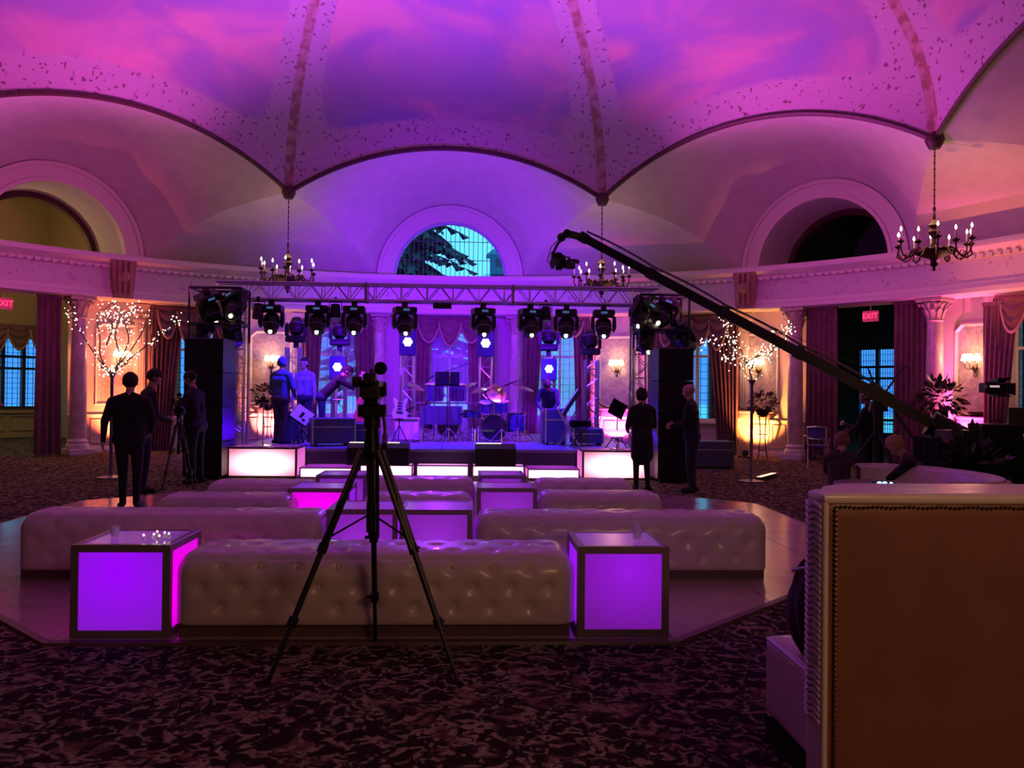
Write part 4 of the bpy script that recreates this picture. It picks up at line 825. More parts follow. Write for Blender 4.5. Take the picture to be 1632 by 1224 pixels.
for px, Y, lab, s in ((716, 18.2, 'chrome and purple percussion set of twin drums on stands, centre stage', 0), (787, 18.0, 'dark drum kit with a tilted cymbal, right of the centre window', 1)):
    x = aty(px, 670, Y).x; t = thing('drum_kit', lab, 'drums', (x, Y, SZ))
    drum(t, 'bass_drum', (0 if s else -.02, .05, .30), .27 if s else .22, .38, RXm, mat('bass_shell', (.02, .02, .05), .2, coat=.5))
    if s: drum(t, 'rack_tom', (-.18, -.05, .64), .14, .2, Matrix.Rotation(.35, 4, 'X')); drum(t, 'rack_tom', (.16, -.05, .64), .15, .22, Matrix.Rotation(.3, 4, 'X')); drum(t, 'floor_tom', (.48, .1, .22), .2, .38); drum(t, 'snare', (-.40, .15, .5), .15, .14); cymbal(t, .05, -.1, 1.02, .22, 1.0, .3); cymbal(t, -.32, .25, 1.1, .2, .3, -.2); cymbal(t, .62, .1, 1.15, .24, .2, .3)
    else:
        drum(t, 'timbale', (-.32, -.05, .86), .19, .34, Matrix.Rotation(.15, 4, 'X'), mat('conga_shell', (.10, .05, .3), .2, .5)); drum(t, 'timbale', (.18, -.05, .86), .17, .34, Matrix.Rotation(.15, 4, 'X'), mat('conga_shell', (), .2))
        drum(t, 'floor_tom', (-.52, .0, .25), .17, .34); drum(t, 'snare', (.42, -.1, .5), .14, .15); cymbal(t, -.72, .1, 1.15, .2, .3, .4); cymbal(t, .40, .3, 1.2, .20, .2, -.3); cymbal(t, .0, .35, 1.3, .18, .2, .1)
    b = MB(); [tripod_legs(b, q, -.1, .85, .2) for q in (-.32, .18, .5)]
    if not s:
        b.tube([(-.75, 0, .80), (.6, 0, .80)], .013, 6)
        for k in range(9): b.cyl((-.70+.03*k, .12, .95-.012*k), (-.70+.03*k, .12, 1.18), .006, n=5)
    b.build('hardware', CHR, t); b = MB(); b.lathe([(.01, .46), (.16, .46), (.17, .43), (.15, .40)], 14, (.1, .75, 0)); tripod_legs(b, .1, .75, .42, .2); b.build('throne', BLK, t)
t = thing('percussion_table', 'dark cloth-covered percussion table below the twin drums', 'table', (aty(704, 650, 17.8).x, 17.8, SZ)); b = MB(); b.box(-.42, .42, -.2, .2, .70, .74); b.build('table_top', BLUF, t)
b = MB(); b.grid(lambda u, v: Vector((-.43+.86*u, -.21-.015*sin(u*34), .72-.36*v)), 60, 4); b.build('skirt', BLUF, t, smooth='all'); 
for s in (-1, 1):
    for d in (-1, 1): b = MB(); b.cyl((s*.38, d*.17, 0), (s*.38, d*.17, .7), .015, n=6); b.build('leg', CHR, t)
def mic_stand(px, Y, h, lab, boom=(.5, .12), zb=SZ, rz=0):
    x = aty(px, 640, Y).x; t = thing('microphone_stand', lab, 'stand', (x, Y, zb), rz); b = MB(); tripod_legs(b, 0, 0, h, .3, .009); b.build('tripod', BLK if rz else CHR, t); b = MB()
    b.tube([(boom[0]*.6, 0, h+boom[1]*.9), (-boom[0]*.5, 0, h-boom[1]*.5)], .007, 5); b.build('boom', BLK, t); b = MB(); e = Vector((-boom[0]*.5, 0, h-boom[1]*.5)); b.cyl(e, e+Vector((-.12, 0, -.05)), .016, .024, n=8); b.ball(tuple(e+Vector((-.14, 0, -.06))), .028, 8, 6); b.build('microphone', BLKP, t)
mic_stand(716, 17.4, 1.45, 'boom microphone stand over the black music desk, centre stage', (.62, .18)); mic_stand(800, 17.2, 1.15, 'microphone stand in front of the dark drum kit'); mic_stand(672, 17.0, .75, 'low microphone stand between amplifier and drums', (.3, .05)); mic_stand(758, 17.0, .7, 'low microphone stand at the foot of the percussion', (.3, .1)); mic_stand(828, 18.0, 1.3, 'microphone stand right of the dark drum kit', (.3, .1))
def music_stand(px, py, Y, lab, paper=False, zb=SZ, rz=0, sz=.25, tilt=.5, roll=0):
    q = aty(px, py, Y); h = q.z-zb; t = thing('music_stand', lab, 'music stand', (q.x, Y, zb), rz); b = MB(); tripod_legs(b, 0, 0, h-.05, .22); b.build('tripod', BLK, t); M = Matrix.Translation((0, 0, h)) @ Matrix.Rotation(roll, 4, 'Y') @ Matrix.Rotation(-tilt, 4, 'X')
    b = MB(); b.box(-sz, sz, 0, .012, -.15, .17, M); b.box(-sz, sz, -.05, 0, -.16, -.15, M); b.build('desk', BLKF, t)
    if paper:
        b = MB(); b.box(-sz*.95, sz*.95, -.006, -.002, -.14, .16, M); b.build('sheet_music', mat('paper', (.85, .8, .85), .8), t)
        b = MB(); b.box(-.03, .03, -.009, -.006, -.06, .07, M); b.box(.05, .11, -.009, -.006, -.09, -.04, M); b.build('printed_block', BLK, t)
music_stand(713, 604, 17.5, 'black music desk in front of the centre window'); music_stand(481, 662, 16.3, 'music stand tilted with a bright white sheet, at the left of the stage', True, sz=.19, roll=.6); music_stand(984, 652, 15.0, 'thin black music stand on the right light box', zb=.51, sz=.14, roll=.5)
t = thing('keyboard_stand', 'crossed keyboard stand with a slim keyboard right of the stooping player', 'keyboard', (aty(905, 680, 16.6).x, 16.6, SZ)); b = MB()
for y in (-.18, .18): b.tube([(-.2, y, .02), (.2, y, .72)], .014, 6); b.tube([(.2, y, .02), (-.2, y, .72)], .014, 6)
b.build('cross_frame', ALU, t); b = MB(); M = Matrix.Translation((.06, 0, .86)) @ Matrix.Rotation(-1.0, 4, 'Y'); b.box(-.30, .30, -.14, .14, -.035, .035, M, b=.01); k = b.build('keyboard', BLKP, t)
b = MB(); [b.box(-.28+.04*i, -.245+.04*i, -.135, -.02, .036, .045, M) for i in range(14)]; b.build('white_keys', mat('ivory', (.8, .8, .85), .4), k)
t = thing('stool', 'round black stool beside the keyboard stand', 'stool', (aty(925, 680, 16.2).x, 16.2, SZ)); b = MB(); b.lathe([(.01, .52), (.2, .52), (.21, .48), (.2, .40), (.14, .37), (.01, .37)], 18); b.build('seat', BLKF, t, True); b = MB(); tripod_legs(b, 0, 0, .4, .22); b.build('leg_frame', BLK, t)
# bowl stand on the right light box, plate stand on the left one
t = thing('lit_bowl', 'wide glowing bowl on a thin chrome stand on the right light box', 'bowl', (aty(984, 690, 14.9).x, 14.95, .51)); b = MB(); b.lathe([(.14, 0), (.14, .015), (.02, .03), (.015, .08), (.03, .11), (.05, .13), (.02, .16), (.12, .20), (.13, .22)], 18); b.build('stand', CHR, t, True)
b = MB(); b.lathe([(.01, .22), (.12, .23), (.22, .28), (.25, .34), (.24, .34), (.2, .29)], 24); b.build('bowl', panel_glow('bowl_glow', (1, .6, .7), (1, .3, .6), 2.2, 1.4), t, True)
t = thing('pole_stand', 'thin pole with a round plate base on the left light box', 'stand', (aty(419, 700, 15.0).x, 15.0, .52)); b = MB(); b.lathe([(.2, 0), (.2, .012), (.02, .03), (.012, .06), (.010, .75)], 20); b.build('pole', CHR, t, True); b = MB(); b.box(-.09, .09, -.02, .02, .75, .80); b.ball((0, 0, .82), .05, 8, 6); b.build('head', BLK, t)
t = thing('glow_strip', 'orange-white glowing strip lying on the carpet beside the fairy-light stand', 'floor light', (5.0, 14.6, 0), .95); b = MB(); b.box(-.05, .95, -.05, .05, 0, .07, b=.01); b.build('housing', BLK, t)
b = MB(); [b.box(-.02, .92, y, y+.025, .068, .075) for y in (-.04, .012)]; b.build('tube', mat('strip_glow', (1, .6, .4), .4, emit=(1, .42, .28), es=3), t)  # emissive strip laid along the bright streak on the floor
for th, lab in ((37.6, 'black floor uplight at the foot of the console behind the right fairy lights'), (-38.2, 'black floor uplight at the left sconce panel'), (60.6, 'black floor uplight before the rightmost console'), (21, 'black floor uplight under the pink-lit panel')):
    t = thing('floor_uplight', lab, 'floor light', ring(th, 11.6), -R(th)); b = MB(); b.box(-.16, .16, -.06, .06, 0, .03); b.cyl((0, 0, .06), (0, .05, .14), .06, .08, n=12); b.build('housing', BLK, t)
# ================================================================ BENCHES AND CUBES
def bench(x0, x1, y0, d, h, lab, grp, dense=.03, button=True):
    w = x1-x0; t = thing('tufted_bench', lab, 'bench', ((x0+x1)/2, y0+d/2, .022), 0, grp); Rr = .13; z0 = .05; hh = h-z0; b = MB()
    H = Vector((w/2, d/2, hh/2)); nb = max(3, round((w-.3)/.245)); sp = (w-.34)/nb; pts = []
    for r, zz in enumerate((.42, .30, .18)):
        for k in range(nb+1-(r % 2 == 0)): pts.append((-w/2+.17+sp*(k+(.5 if r % 2 == 0 else 0)), zz))
    tops = []
    for r in range(3):
        for k in range(nb+1-(r % 2 == 0)): tops.append((-w/2+.17+sp*(k+(.5 if r % 2 == 0 else 0)), -d/2+.13+(d-.26)*r/2))
    def dimple(u, v, lst):
        s = 0
        for (a, c) in lst:
            q = (u-a)**2+(v-c)**2
            if q < .02: s += math.exp(-q/.0011)
        return s
    def rnd(p):
        r = Rr; q = Vector((max(-H.x+r, min(H.x-r, p.x)), max(-H.y+r, min(H.y-r, p.y)), max(-H.z+.03, min(H.z-r, p.z)))); dd = p-q
        if dd.length > 1e-7:
            rr = r if p.z > 0 else Vector((r, r, .03)).length*.7 if abs(dd.z) > 1e-5 and dd.x == 0 and dd.y == 0 else r
            n = dd.normalized(); p = q+Vector((n.x*r, n.y*r, n.z*(r if dd.z > 0 else .03)))
        return p
    nx = max(8, int(w/dense)); nz = max(6, int(hh/dense)); ny = max(6, int(d/dense))
    def face(fn, nu, nv): b.grid(fn, nu, nv)
    def puff(x, z): return .022*(1-abs(x/(w/2))**6)*(1-abs(2*z/hh)**4)
    def fr(u, v):
        x, z = (2*u-1)*H.x, (2*v-1)*H.z; p = rnd(Vector((x, -H.y, z))); p.y -= puff(x, z)-.034*dimple(x, z+H.z+z0, pts); p.z += H.z+z0; return p
    def tp(u, v):
        x, y = (2*u-1)*H.x, (2*v-1)*H.y; p = rnd(Vector((x, y, H.z))); p.z += H.z+z0-.022*dimple(x, y, tops)+.012*(1-abs(2*y/d)**2); return p
    face(fr, nx, nz); face(tp, nx, ny); face(lambda u, v: rnd(Vector((-(2*u-1)*H.x, H.y, (2*v-1)*H.z)))+Vector((0, 0, H.z+z0)), nx//2, nz//2)
    face(lambda u, v: rnd(Vector((-H.x, -(2*u-1)*H.y, (2*v-1)*H.z)))+Vector((0, 0, H.z+z0)), ny, nz); face(lambda u, v: rnd(Vector((H.x, (2*u-1)*H.y, (2*v-1)*H.z)))+Vector((0, 0, H.z+z0)), ny, nz)
    b.build('cushion', LEA, t, smooth='all')
    b = MB(); b.box(-w/2+.04, w/2-.04, -d/2+.03, d/2-.03, 0, z0+.03); b.build('plinth', mat('plinth_brown', (.12, .07, .06), .5), t)
    if button:
        me = None
        for (x, z) in pts:
            if me is None: m_ = MB(); m_.ball((0, 0, 0), .013, 8, 6, sc=(1, .6, 1)); o = m_.build('button', LEA, t, True); me = o.data
            else: o = link('button', me, t)
            o.location = (x, -d/2+.010-puff(x, z-H.z-z0)*.8, z)
            o.location.y = -d/2-puff(x, z-H.z-z0)+.030
    return t
G3 = 'small tufted benches'
bench(-1.762, .650, 5.15, .62, .495, 'long white tufted bench in the front row, right behind the camera tripod', 'white tufted benches', .022)
def bpx(px0, px1, Y, d, h, lab, dn=.035): bench(aty(px0, 850, Y).x, aty(px1, 850, Y).x, Y, d, h, lab, 'white tufted benches', dn, False)
bpx(22, 518, 6.72, .52, .50, 'long white bench in the second row, behind the left front glowing cube', .03); bpx(755, 1228, 6.72, .52, .50, 'long white bench in the second row, behind the right front glowing cube', .03)
bpx(243, 462, 7.80, .52, .50, 'white bench in the third row, left of the magenta cube'); bpx(322, 500, 9.0, .5, .50, 'farthest white bench on the left, nearest the men by the speaker tower')
bpx(572, 755, 7.95, .5, .50, 'short white bench behind the double glowing table'); bpx(585, 757, 9.45, .5, .50, 'short white bench in the middle of the back row, before the stage steps')
bpx(857, 1060, 8.15, .5, .50, 'white bench in the third row on the right, between two longer and shorter rows'); bpx(850, 1012, 9.35, .5, .50, 'farthest white bench on the right, in front of the woman')
CG = 'glowing acrylic cube tables'
glow_box('glowing_cube', 'violet glowing cube table at the left end of the front bench', 'table', -2.345, -1.768, 5.15, 5.73, .022, .572, GL_PUR, GL_MAG, GL_TOP, .045, CG)
glow_box('glowing_cube', 'violet glowing cube table at the right end of the front bench', 'table', .655, 1.215, 5.15, 5.73, .022, .568, GL_PUR2, GL_PUR, GL_TOP, .045, CG)
def cpx(px0, px1, Y, lab, fr): glow_box('glowing_cube', lab, 'table', aty(px0, 800, Y).x, aty(px1, 800, Y).x, Y, Y+.57, .022, .566, fr, GL_PUR, GL_TOP, .04, CG)
cpx(520, 634, 6.74, 'left half of the double glowing table just behind the front bench', GL_DIM); cpx(637, 753, 6.74, 'right half of the double glowing table just behind the front bench', GL_DIM)
cpx(458, 556, 8.18, 'bright magenta glowing cube left of the tripod', GL_MAG); cpx(760, 856, 8.28, 'lilac glowing cube in the third row, right of the short bench', GL_DIM)
cpx(503, 584, 9.45, 'farthest glowing cube on the left, behind the magenta one', GL_DIM); cpx(762, 836, 9.55, 'farthest glowing cube on the right, below the stage monitor', GL_DIM)
CRY = mat('crystal', (.9, .85, .95), .05, .0, spec=1, alpha=.55)
def glassware(x, y, z, r, h, lab, n='glass_tumbler'):
    t = thing(n, lab, 'glass', (x, y, z)); b = MB(); b.lathe([(.001, .004), (r*.8, .0), (r*.85, .01), (r, h), (r*.93, h), (r*.78, .02), (.001, .02)], 12); b.build('glass', CRY, t, True); return t
glassware(1.06, 5.38, .575, .030, .11, 'clear glass standing on the right front glowing cube')
glassware(-2.20, 5.42, .572, .028, .07, 'small clear glass on the left front glowing cube')
for k, (dx, dy) in enumerate(((.0, 0), (.05, .03), (.10, -.02), (.03, .14), (.13, .06), (.09, .10))):
    t = thing('crystal_votive', 'tiny sparkling crystal votive on the left front glowing cube', 'votive', (-1.98+dx, 5.30+dy, .572), 0, 'crystal votives on the left cube'); b = MB(); b.lathe([(.001, 0), (.011, 0), (.016, .014), (.010, .028), (.001, .03)], 8); b.build('crystal', CRY, t); b = MB(); b.ball((0, 0, .034), .005, 6, 4); b.build('glow_bead', LENSW, t)  # small glowing bead on top of each crystal
# ================================================================ SOFA AT RIGHT
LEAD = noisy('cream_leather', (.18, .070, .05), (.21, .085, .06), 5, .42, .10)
t = thing('high_back_sofa', 'tall cream leather sofa seen from behind, nailhead-trimmed, at the lower right', 'sofa', (1.09, 2.57, 0))
def puffy(b, x0, x1, y0, y1, z0, z1, r, n=14, amp=0):
    H = Vector(((x1-x0)/2, (y1-y0)/2, (z1-z0)/2)); c = Vector(((x0+x1)/2, (y0+y1)/2, (z0+z1)/2)); r = min(r, H.x*.99, H.y*.99, H.z*.99)
    def rd(p): q = Vector((max(-H.x+r, min(H.x-r, p.x)), max(-H.y+r, min(H.y-r, p.y)), max(-H.z+r, min(H.z-r, p.z)))); d = p-q; return c+(q+d.normalized()*r if d.length > 1e-7 else p)
    for ax in range(3):
        for s in (-1, 1):
            def f(u, v):
                p = Vector(); p[ax] = s*H[ax]; a, e = (ax+1) % 3, (ax+2) % 3
                cu, cv = -cos(pi*u), -cos(pi*v); p[a] = H[a]*cu*s; p[e] = H[e]*cv; return rd(p)
            b.grid(f, n, n)
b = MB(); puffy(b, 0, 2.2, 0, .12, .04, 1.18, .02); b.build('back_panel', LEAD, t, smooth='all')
b = MB(); puffy(b, -.012, 2.2, -.010, .125, 1.165, 1.20, .016); b.build('top_roll', LEA, t, smooth='all')
b = MB(); puffy(b, -.010, .010, -.005, .125, .04, 1.18, .010); b.build('end_panel', LEA, t, smooth='all')
b = MB(); puffy(b, .13, 2.2, .13, .46, .44, 1.19, .07); b.build('inner_back', LEA, t, smooth='all')
b = MB()
for k in range(70): z = .10+1.05*k/69; b.ball((.028, -.006, z), .0065, 6, 4); b.ball((.004, .0, z), .005, 5, 3)
b.build('nailhead', BRASS, t, kind='stuff')
b = MB()
for k in range(150): x = .03+2.15*k/149; b.ball((x, -.006, 1.158+.0015*sin(k*.9)), .0055, 5, 3)
b.build('nailhead_row', mat('nail_dark', (.12, .07, .04), .4, .6), t, kind='stuff')
b = MB()
for k in range(34):
    z = .50+.66*k/33; b.tube([(-.010, .125, z), (-.018, .09, z-.009), (-.016, .05, z+.005), (-.010, .01, z-.006)], .007, 5)
b.build('gathered_trim', LEA, t, smooth=True, kind='stuff')
b = MB(); puffy(b, .215, 2.2, .47, 1.16, .10, .445, .035); b.build('seat', LEA, t, smooth='all'); b = MB(); b.box(.22, 2.1, .5, 1.15, 0, .1); b.build('plinth', BLK, t)
b = MB(); b.tube([(.222, 1.13, .43), (.222, .5, .43)], .008, 6); b.build('piping', LEA, t)
t = thing('draped_jacket', 'dark jacket heaped over the inner corner of the tall cream sofa', 'jacket', (1.385, 3.4, .455)); b = MB()
def jk(u, v): a = 2*pi*u; r = .13*sin(pi*min(1, v*.92+.04))**.55*(1+.18*sin(3*a+v*4)+.08*sin(7*a)); return Vector((r*cos(a)*.7, r*sin(a)*1.0, .36*v+.02*sin(5*a)))
b.grid(jk, 40, 22); b.build('cloth', noisy('jacket_cloth', (.03, .02, .02), (.05, .03, .035), 12, .9, .4), t, smooth='all'); b = MB(); b.tube([(-.09, -.02, .34), (-.02, -.08, .37), (.05, -.02, .36), (.09, .05, .34)], .009, 6); b.build('silver_cord', CHR, t)
# curved booth
def booth(c, ax, ay, a0, a1, h, lab):
    t = thing('curved_booth', lab, 'sofa', c); b = MB(); n = 36
    def f(u, v):
        a = a0+(a1-a0)*u; k = [(0, 0), (0, h-.03), (.02, h), (.07, h+.01), (.12, h), (.14, h-.03), (.14, 0)]; i = min(5, int(v*6)); s = v*6-i; o, z = (k[i][0]*(1-s)+k[i+1][0]*s, k[i][1]*(1-s)+k[i+1][1]*s); return Vector(((ax-o)*cos(a), (ay-o)*sin(a), z))
    b.grid(f, n, 12); b.build('curved_back', LEA, t, smooth=True)
    b = MB(); b.grid(lambda u, v: (lambda a, r: Vector(((ax-.14-r)*cos(a), (ay-.14-r)*sin(a), .42 if v < .7 else .42-(v-.7)*1.2)))(a0+(a1-a0)*u, min(v, .7)*.55), n, 10); b.build('seat', LEA, t, smooth=True)
    b = MB(); b.tube([((ax-.07)*cos(a0+(a1-a0)*k/n), (ay-.07)*sin(a0+(a1-a0)*k/n), h+.012) for k in range(n+1)], .012, 6); b.build('piping', LEA, t)
booth((4.38, 8.15, 0), .66, 1.05, -pi*.62, pi*.62, .74, 'curved white booth behind the tall sofa, where two people sit')
# ================================================================ CAMERA TRIPOD
def video_tripod(loc, lab, feet, hub, gear=True, camlab=None, cam_z=0, s=1):
    t = thing('camera_tripod', lab, 'tripod', loc); hub = Vector(hub); sp = hub-Vector((0, 0, .36*s)); b = MB(); b.cyl(hub+Vector((0, 0, .10*s)), hub-Vector((0, 0, .05*s)), .035*s, .05*s, n=14); b.cyl(hub-Vector((0, 0, .03*s)), hub-Vector((0, 0, .06*s)), .065*s, .05*s, n=14); b.build('crown', BLK, t, True)
    b = MB(); b.cyl(hub, hub-Vector((0, 0, .42*s)), .018*s, n=10); b.cyl(hub-Vector((0, 0, .30*s)), hub-Vector((0, 0, .46*s)), .026*s, n=10); b.build('centre_column', BLK, t, True)
    for f in feet:
        f = Vector(f); d = Vector((f.x-hub.x, f.y-hub.y, 0)).normalized(); side = Vector((-d.y, d.x, 0)); top = hub+d*.05*s-Vector((0, 0, .02*s)); m1 = top.lerp(f, .43); m2 = top.lerp(f, .74)
        b = MB(); [b.cyl(top+side*q*s, m1+side*q*s*.8, .014*s, n=8) for q in (-.022, .022)]; b.cyl(top.lerp(f, .22), m1, .021*s, n=8); lg = b.build('leg', BLK, t, True)
        b = MB(); b.cyl(m1, m2, .016*s, n=8); b.cyl(m2, f, .012*s, n=8); b.build('lower_section', BLKP, lg, True)
        for q in (m1, m2): b = MB(); b.cyl(q-(f-top).normalized()*.025*s, q+(f-top).normalized()*.025*s, .026*s, n=10); b.cyl(q, q+side*.05*s, .010*s, n=6); b.build('leg_clamp', BLKP, lg, True)
        b = MB(); b.ball(tuple(f+Vector((0, 0, .014*s))), .018*s, 8, 6); b.build('rubber_foot', BLKF, lg, True)
        b = MB(); q = top.lerp(f, .39); b.cyl(sp, q, .006*s, n=6); b.build('spreader_arm', BLK, t)
    hd = hub+Vector((0, 0, .10*s)); b = MB(); b.cyl(hd, hd+Vector((0, 0, .05*s)), .045*s, n=16); b.box(hd.x-.05*s, hd.x+.05*s, hd.y-.05*s, hd.y+.05*s, hd.z+.05*s, hd.z+.13*s, b=.012*s); b.cyl(hd+Vector((-.075*s, 0, .09*s)), hd+Vector((.075*s, 0, .09*s)), .035*s, n=14); b.box(hd.x-.035*s, hd.x+.035*s, hd.y-.08*s, hd.y+.08*s, hd.z+.13*s, hd.z+.15*s); b.build('fluid_head', BLK, t, True)
    b = MB(); b.tube([hd+Vector((.06*s, -.02*s, .08*s)), hd+Vector((.09*s, -.2*s, .0)), hd+Vector((.10*s, -.34*s, -.06*s))], .009*s, 8); b.cyl(hd+Vector((.096*s, -.27*s, -.03*s)), hd+Vector((.103*s, -.37*s, -.075*s)), .016*s, n=10); b.build('pan_handle', BLKP, t, True)
    return hd+Vector((0, 0, .15*s))
def camcorder(loc, lab, rz=0, s=1):
    t = thing('video_camera', lab, 'camera', loc, rz); b = MB(); b.box(-.055*s, .055*s, -.14*s, .12*s, .0, .13*s, b=.012*s); b.box(-.07*s, -.05*s, -.10*s, .08*s, .02*s, .11*s, b=.005*s); b.build('body', BLKP, t)
    b = MB(); b.lathe([(.001, 0), (.042*s, 0), (.045*s, .05*s), (.040*s, .06*s), (.048*s, .07*s), (.048*s, .12*s), (.040*s, .12*s)], 16, M=Matrix.Translation((0, .12*s, .07*s)) @ Matrix.Rotation(-pi/2, 4, 'X')); b.build('lens', BLK, t, True); b = MB(); b.box(-.065*s, .065*s, .23*s, .30*s, .02*s, .12*s, b=.006); b.build('lens_hood', BLKP, t)
    b = MB(); b.tube([(0, .08*s, .12*s), (0, .09*s, .18*s), (0, -.06*s, .19*s), (0, -.10*s, .13*s)], .013*s, 8); b.build('top_handle', BLKP, t, True)
    b = MB(); b.cyl((.035*s, .0, .205*s), (.035*s, .20*s, .205*s), .012*s, n=8); b.ball((.035*s, .14*s, .21*s), .045*s, 10, 8, sc=(1, 1.9, 1)); b.build('microphone', BLKF, t, True); b = MB(); b.box(-.04*s, .04*s, -.20*s, -.10*s, .10*s, .17*s, b=.01*s); b.cyl((0, -.19*s, .135*s), (0, -.25*s, .135*s), .03*s, .035*s, n=12); b.build('viewfinder', BLKP, t, True)
    b = MB(); b.box(-.14*s, -.075*s, .04*s, .055*s, .08*s, .15*s, b=.004); b.build('flip_screen', BLKP, t); b = MB(); b.box(.055*s, .085*s, -.05*s, .06*s, .02*s, .09*s, b=.01*s); b.build('hand_grip', BLKF, t); return t
hd = video_tripod((-.53, 4.62, 0), 'tall black camera tripod standing before the front bench', [(-.49, -.22, 0), (.49, -.27, 0), (-.02, .47, 0)], (0, 0, 1.20))
camcorder(Vector((-.53, 4.62, 0))+hd, 'black video camera aimed at the stage on the front tripod', 0, .82)
hd = video_tripod((-4.36, 13.0, 0), 'second camera tripod between the two men and the left speaker tower', [(-.16, -.22, 0), (.26, -.1, 0), (.05, .25, 0)], (0, 0, .98))
camcorder(Vector((-4.36, 13.0, 0))+hd, 'small video camera handled by the two men by the left speaker tower', .6, .8)
# ================================================================ CAMERA CRANE
p0 = aty(1400, 630, 11.5); p1 = aty(930, 379, 13.0); dr = (p0-p1).normalized(); p2 = p0+dr*1.15
t = thing('camera_crane', 'long black camera crane rising from the right toward the upper middle of the stage', 'camera crane', (p0.x, p0.y, 0)); o = Vector((p0.x, p0.y, 0)); q = lambda v: v-o
sd = dr.cross(Vector((0, 0, 1))).normalized(); up = sd.cross(dr).normalized()
if up.z < 0: up = -up
def beam(b, a, c, w, h):
    vs = [e+sd*i*w/2+up*j*h/2 for e in (a, c) for i, j in ((-1, -1), (1, -1), (1, 1), (-1, 1))]; b.add(vs, [(3, 2, 1, 0), (4, 5, 6, 7)]+[(i, (i+1) % 4, 4+(i+1) % 4, 4+i) for i in range(4)])
Ln = (p1-p0).length
for i in range(4):
    a = q(p0.lerp(p1, i/4)); c = q(p0.lerp(p1, (i+1)/4-.004)); b = MB(); beam(b, a, c, .09, .15-.008*i); ob = b.build('arm_section', BLK, t)
    b = MB(); m = q(p0.lerp(p1, (i+1)/4)); beam(b, m-dr*.06, m+dr*.06, .12, .18-.008*i); b.build('coupler', BLKP, t)
b = MB()
for k, off in enumerate((.10, .115)): b.tube([q(p0.lerp(p1, j/16))+up*(off+.025*abs(sin(j*pi/4)))+sd*(.02*k) for j in range(17)], .008, 5)
b.build('cable', BLKP, t, True)
b = MB(); beam(b, q(p0), q(p2), .10, .14); b.build('rear_arm', BLK, t); b = MB(); b.cyl(q(p0)-sd*.16, q(p0)+sd*.16, .10, n=16); beam(b, q(p0)-dr*.18, q(p0)+dr*.18, .2, .2); b.build('pivot', BLK, t, True)
for i in range(5): b = MB(); c = q(p2)-dr*(.02+.09*i); b.cyl(c-dr*.035, c+dr*.035, .175, n=22); b.build('counterweight', BLK, t, True)
b = MB(); b.cyl(q(p2)-dr*.5, q(p2)+dr*.12, .02, n=8); b.build('weight_bar', ALU, t)
e1, e2 = q(aty(1384, 588, 11.5)), q(aty(1442, 582, 11.4)); b = MB(); b.cyl(q(p0), e1, .012, n=6); b.cyl(q(p0)+dr*.05, e2, .014, n=6); b.tube([e1, q(p0.lerp(p1, .5))+up*.09], .005, 4); b.tube([e2, q(p2)+up*.05], .005, 4); b.build('tension_mast', BLK, t)
hz = q(p0).z; b = MB(); b.cyl((0, 0, .55), (0, 0, hz-.05), .07, n=12); b.cyl((0, 0, hz-.22), (0, 0, hz-.08), .13, .10, n=14); b.build('pedestal', BLK, t, True)
for k in range(3):
    a = .6+k*2*pi/3; f = Vector((.62*cos(a), .62*sin(a), .12)); b = MB(); b.cyl((0, 0, hz-.45), f, .028, n=8); b.cyl((0, 0, .35), f, .016, n=6); b.build('leg', BLK, t); b = MB(); b.cyl(f+Vector((-.03, 0, -.02)), f+Vector((.03, 0, -.02)), .10, n=16); b.build('wheel', BLKF, t, True)
g1, g2 = q(aty(1425, 655, 11.3)), q(aty(1484, 738, 11.0)); b = MB(); b.cyl(g1, g2, .022, n=8); b.build('push_bar', BLK, t)
n1 = aty(905, 373, 13.0); n2 = aty(889, 388, 13.0); n3 = aty(882, 403, 13.0); n4 = aty(884, 420, 13.0); b = MB(); beam(b, q(p1), q(n1)+Vector((.02, 0, 0)), .08, .11); b.cyl(q(n1)-sd*.06, q(n1)+sd*.06, .065, n=12); b.ball(tuple(q(aty(895, 378, 13))), .07, 10, 8); b.tube([q(n1), q(n2), q(n3), q(n4)], .022, 8)
b.tube([q(n1)+Vector((-.04, 0, .02)), q(n2)+Vector((-.1, 0, -.05)), q(n3)+Vector((-.09, 0, -.12)), q(n4)+Vector((-.05, 0, -.06))], .007, 5); b.build('nose_bracket', BLK, t, True)
b = MB(); c = q(aty(897, 414, 13.0)); b.box(c.x-.16, c.x+.04, -.06+c.y, .06+c.y, c.z-.05, c.z+.05, b=.01); b.box(c.x-.18, c.x-.13, c.y-.08, c.y+.08, c.z-.14, c.z+.12, b=.01); b.cyl((c.x-.06, c.y, c.z-.16), (c.x-.06, c.y, c.z-.05), .05, n=12); b.build('remote_head', BLKP, t, True)
camcorder(aty(903, 424, 13.0)-Vector((0, 0, .04)), 'small black camera hanging at the tip of the crane arm', 2.2, .95)
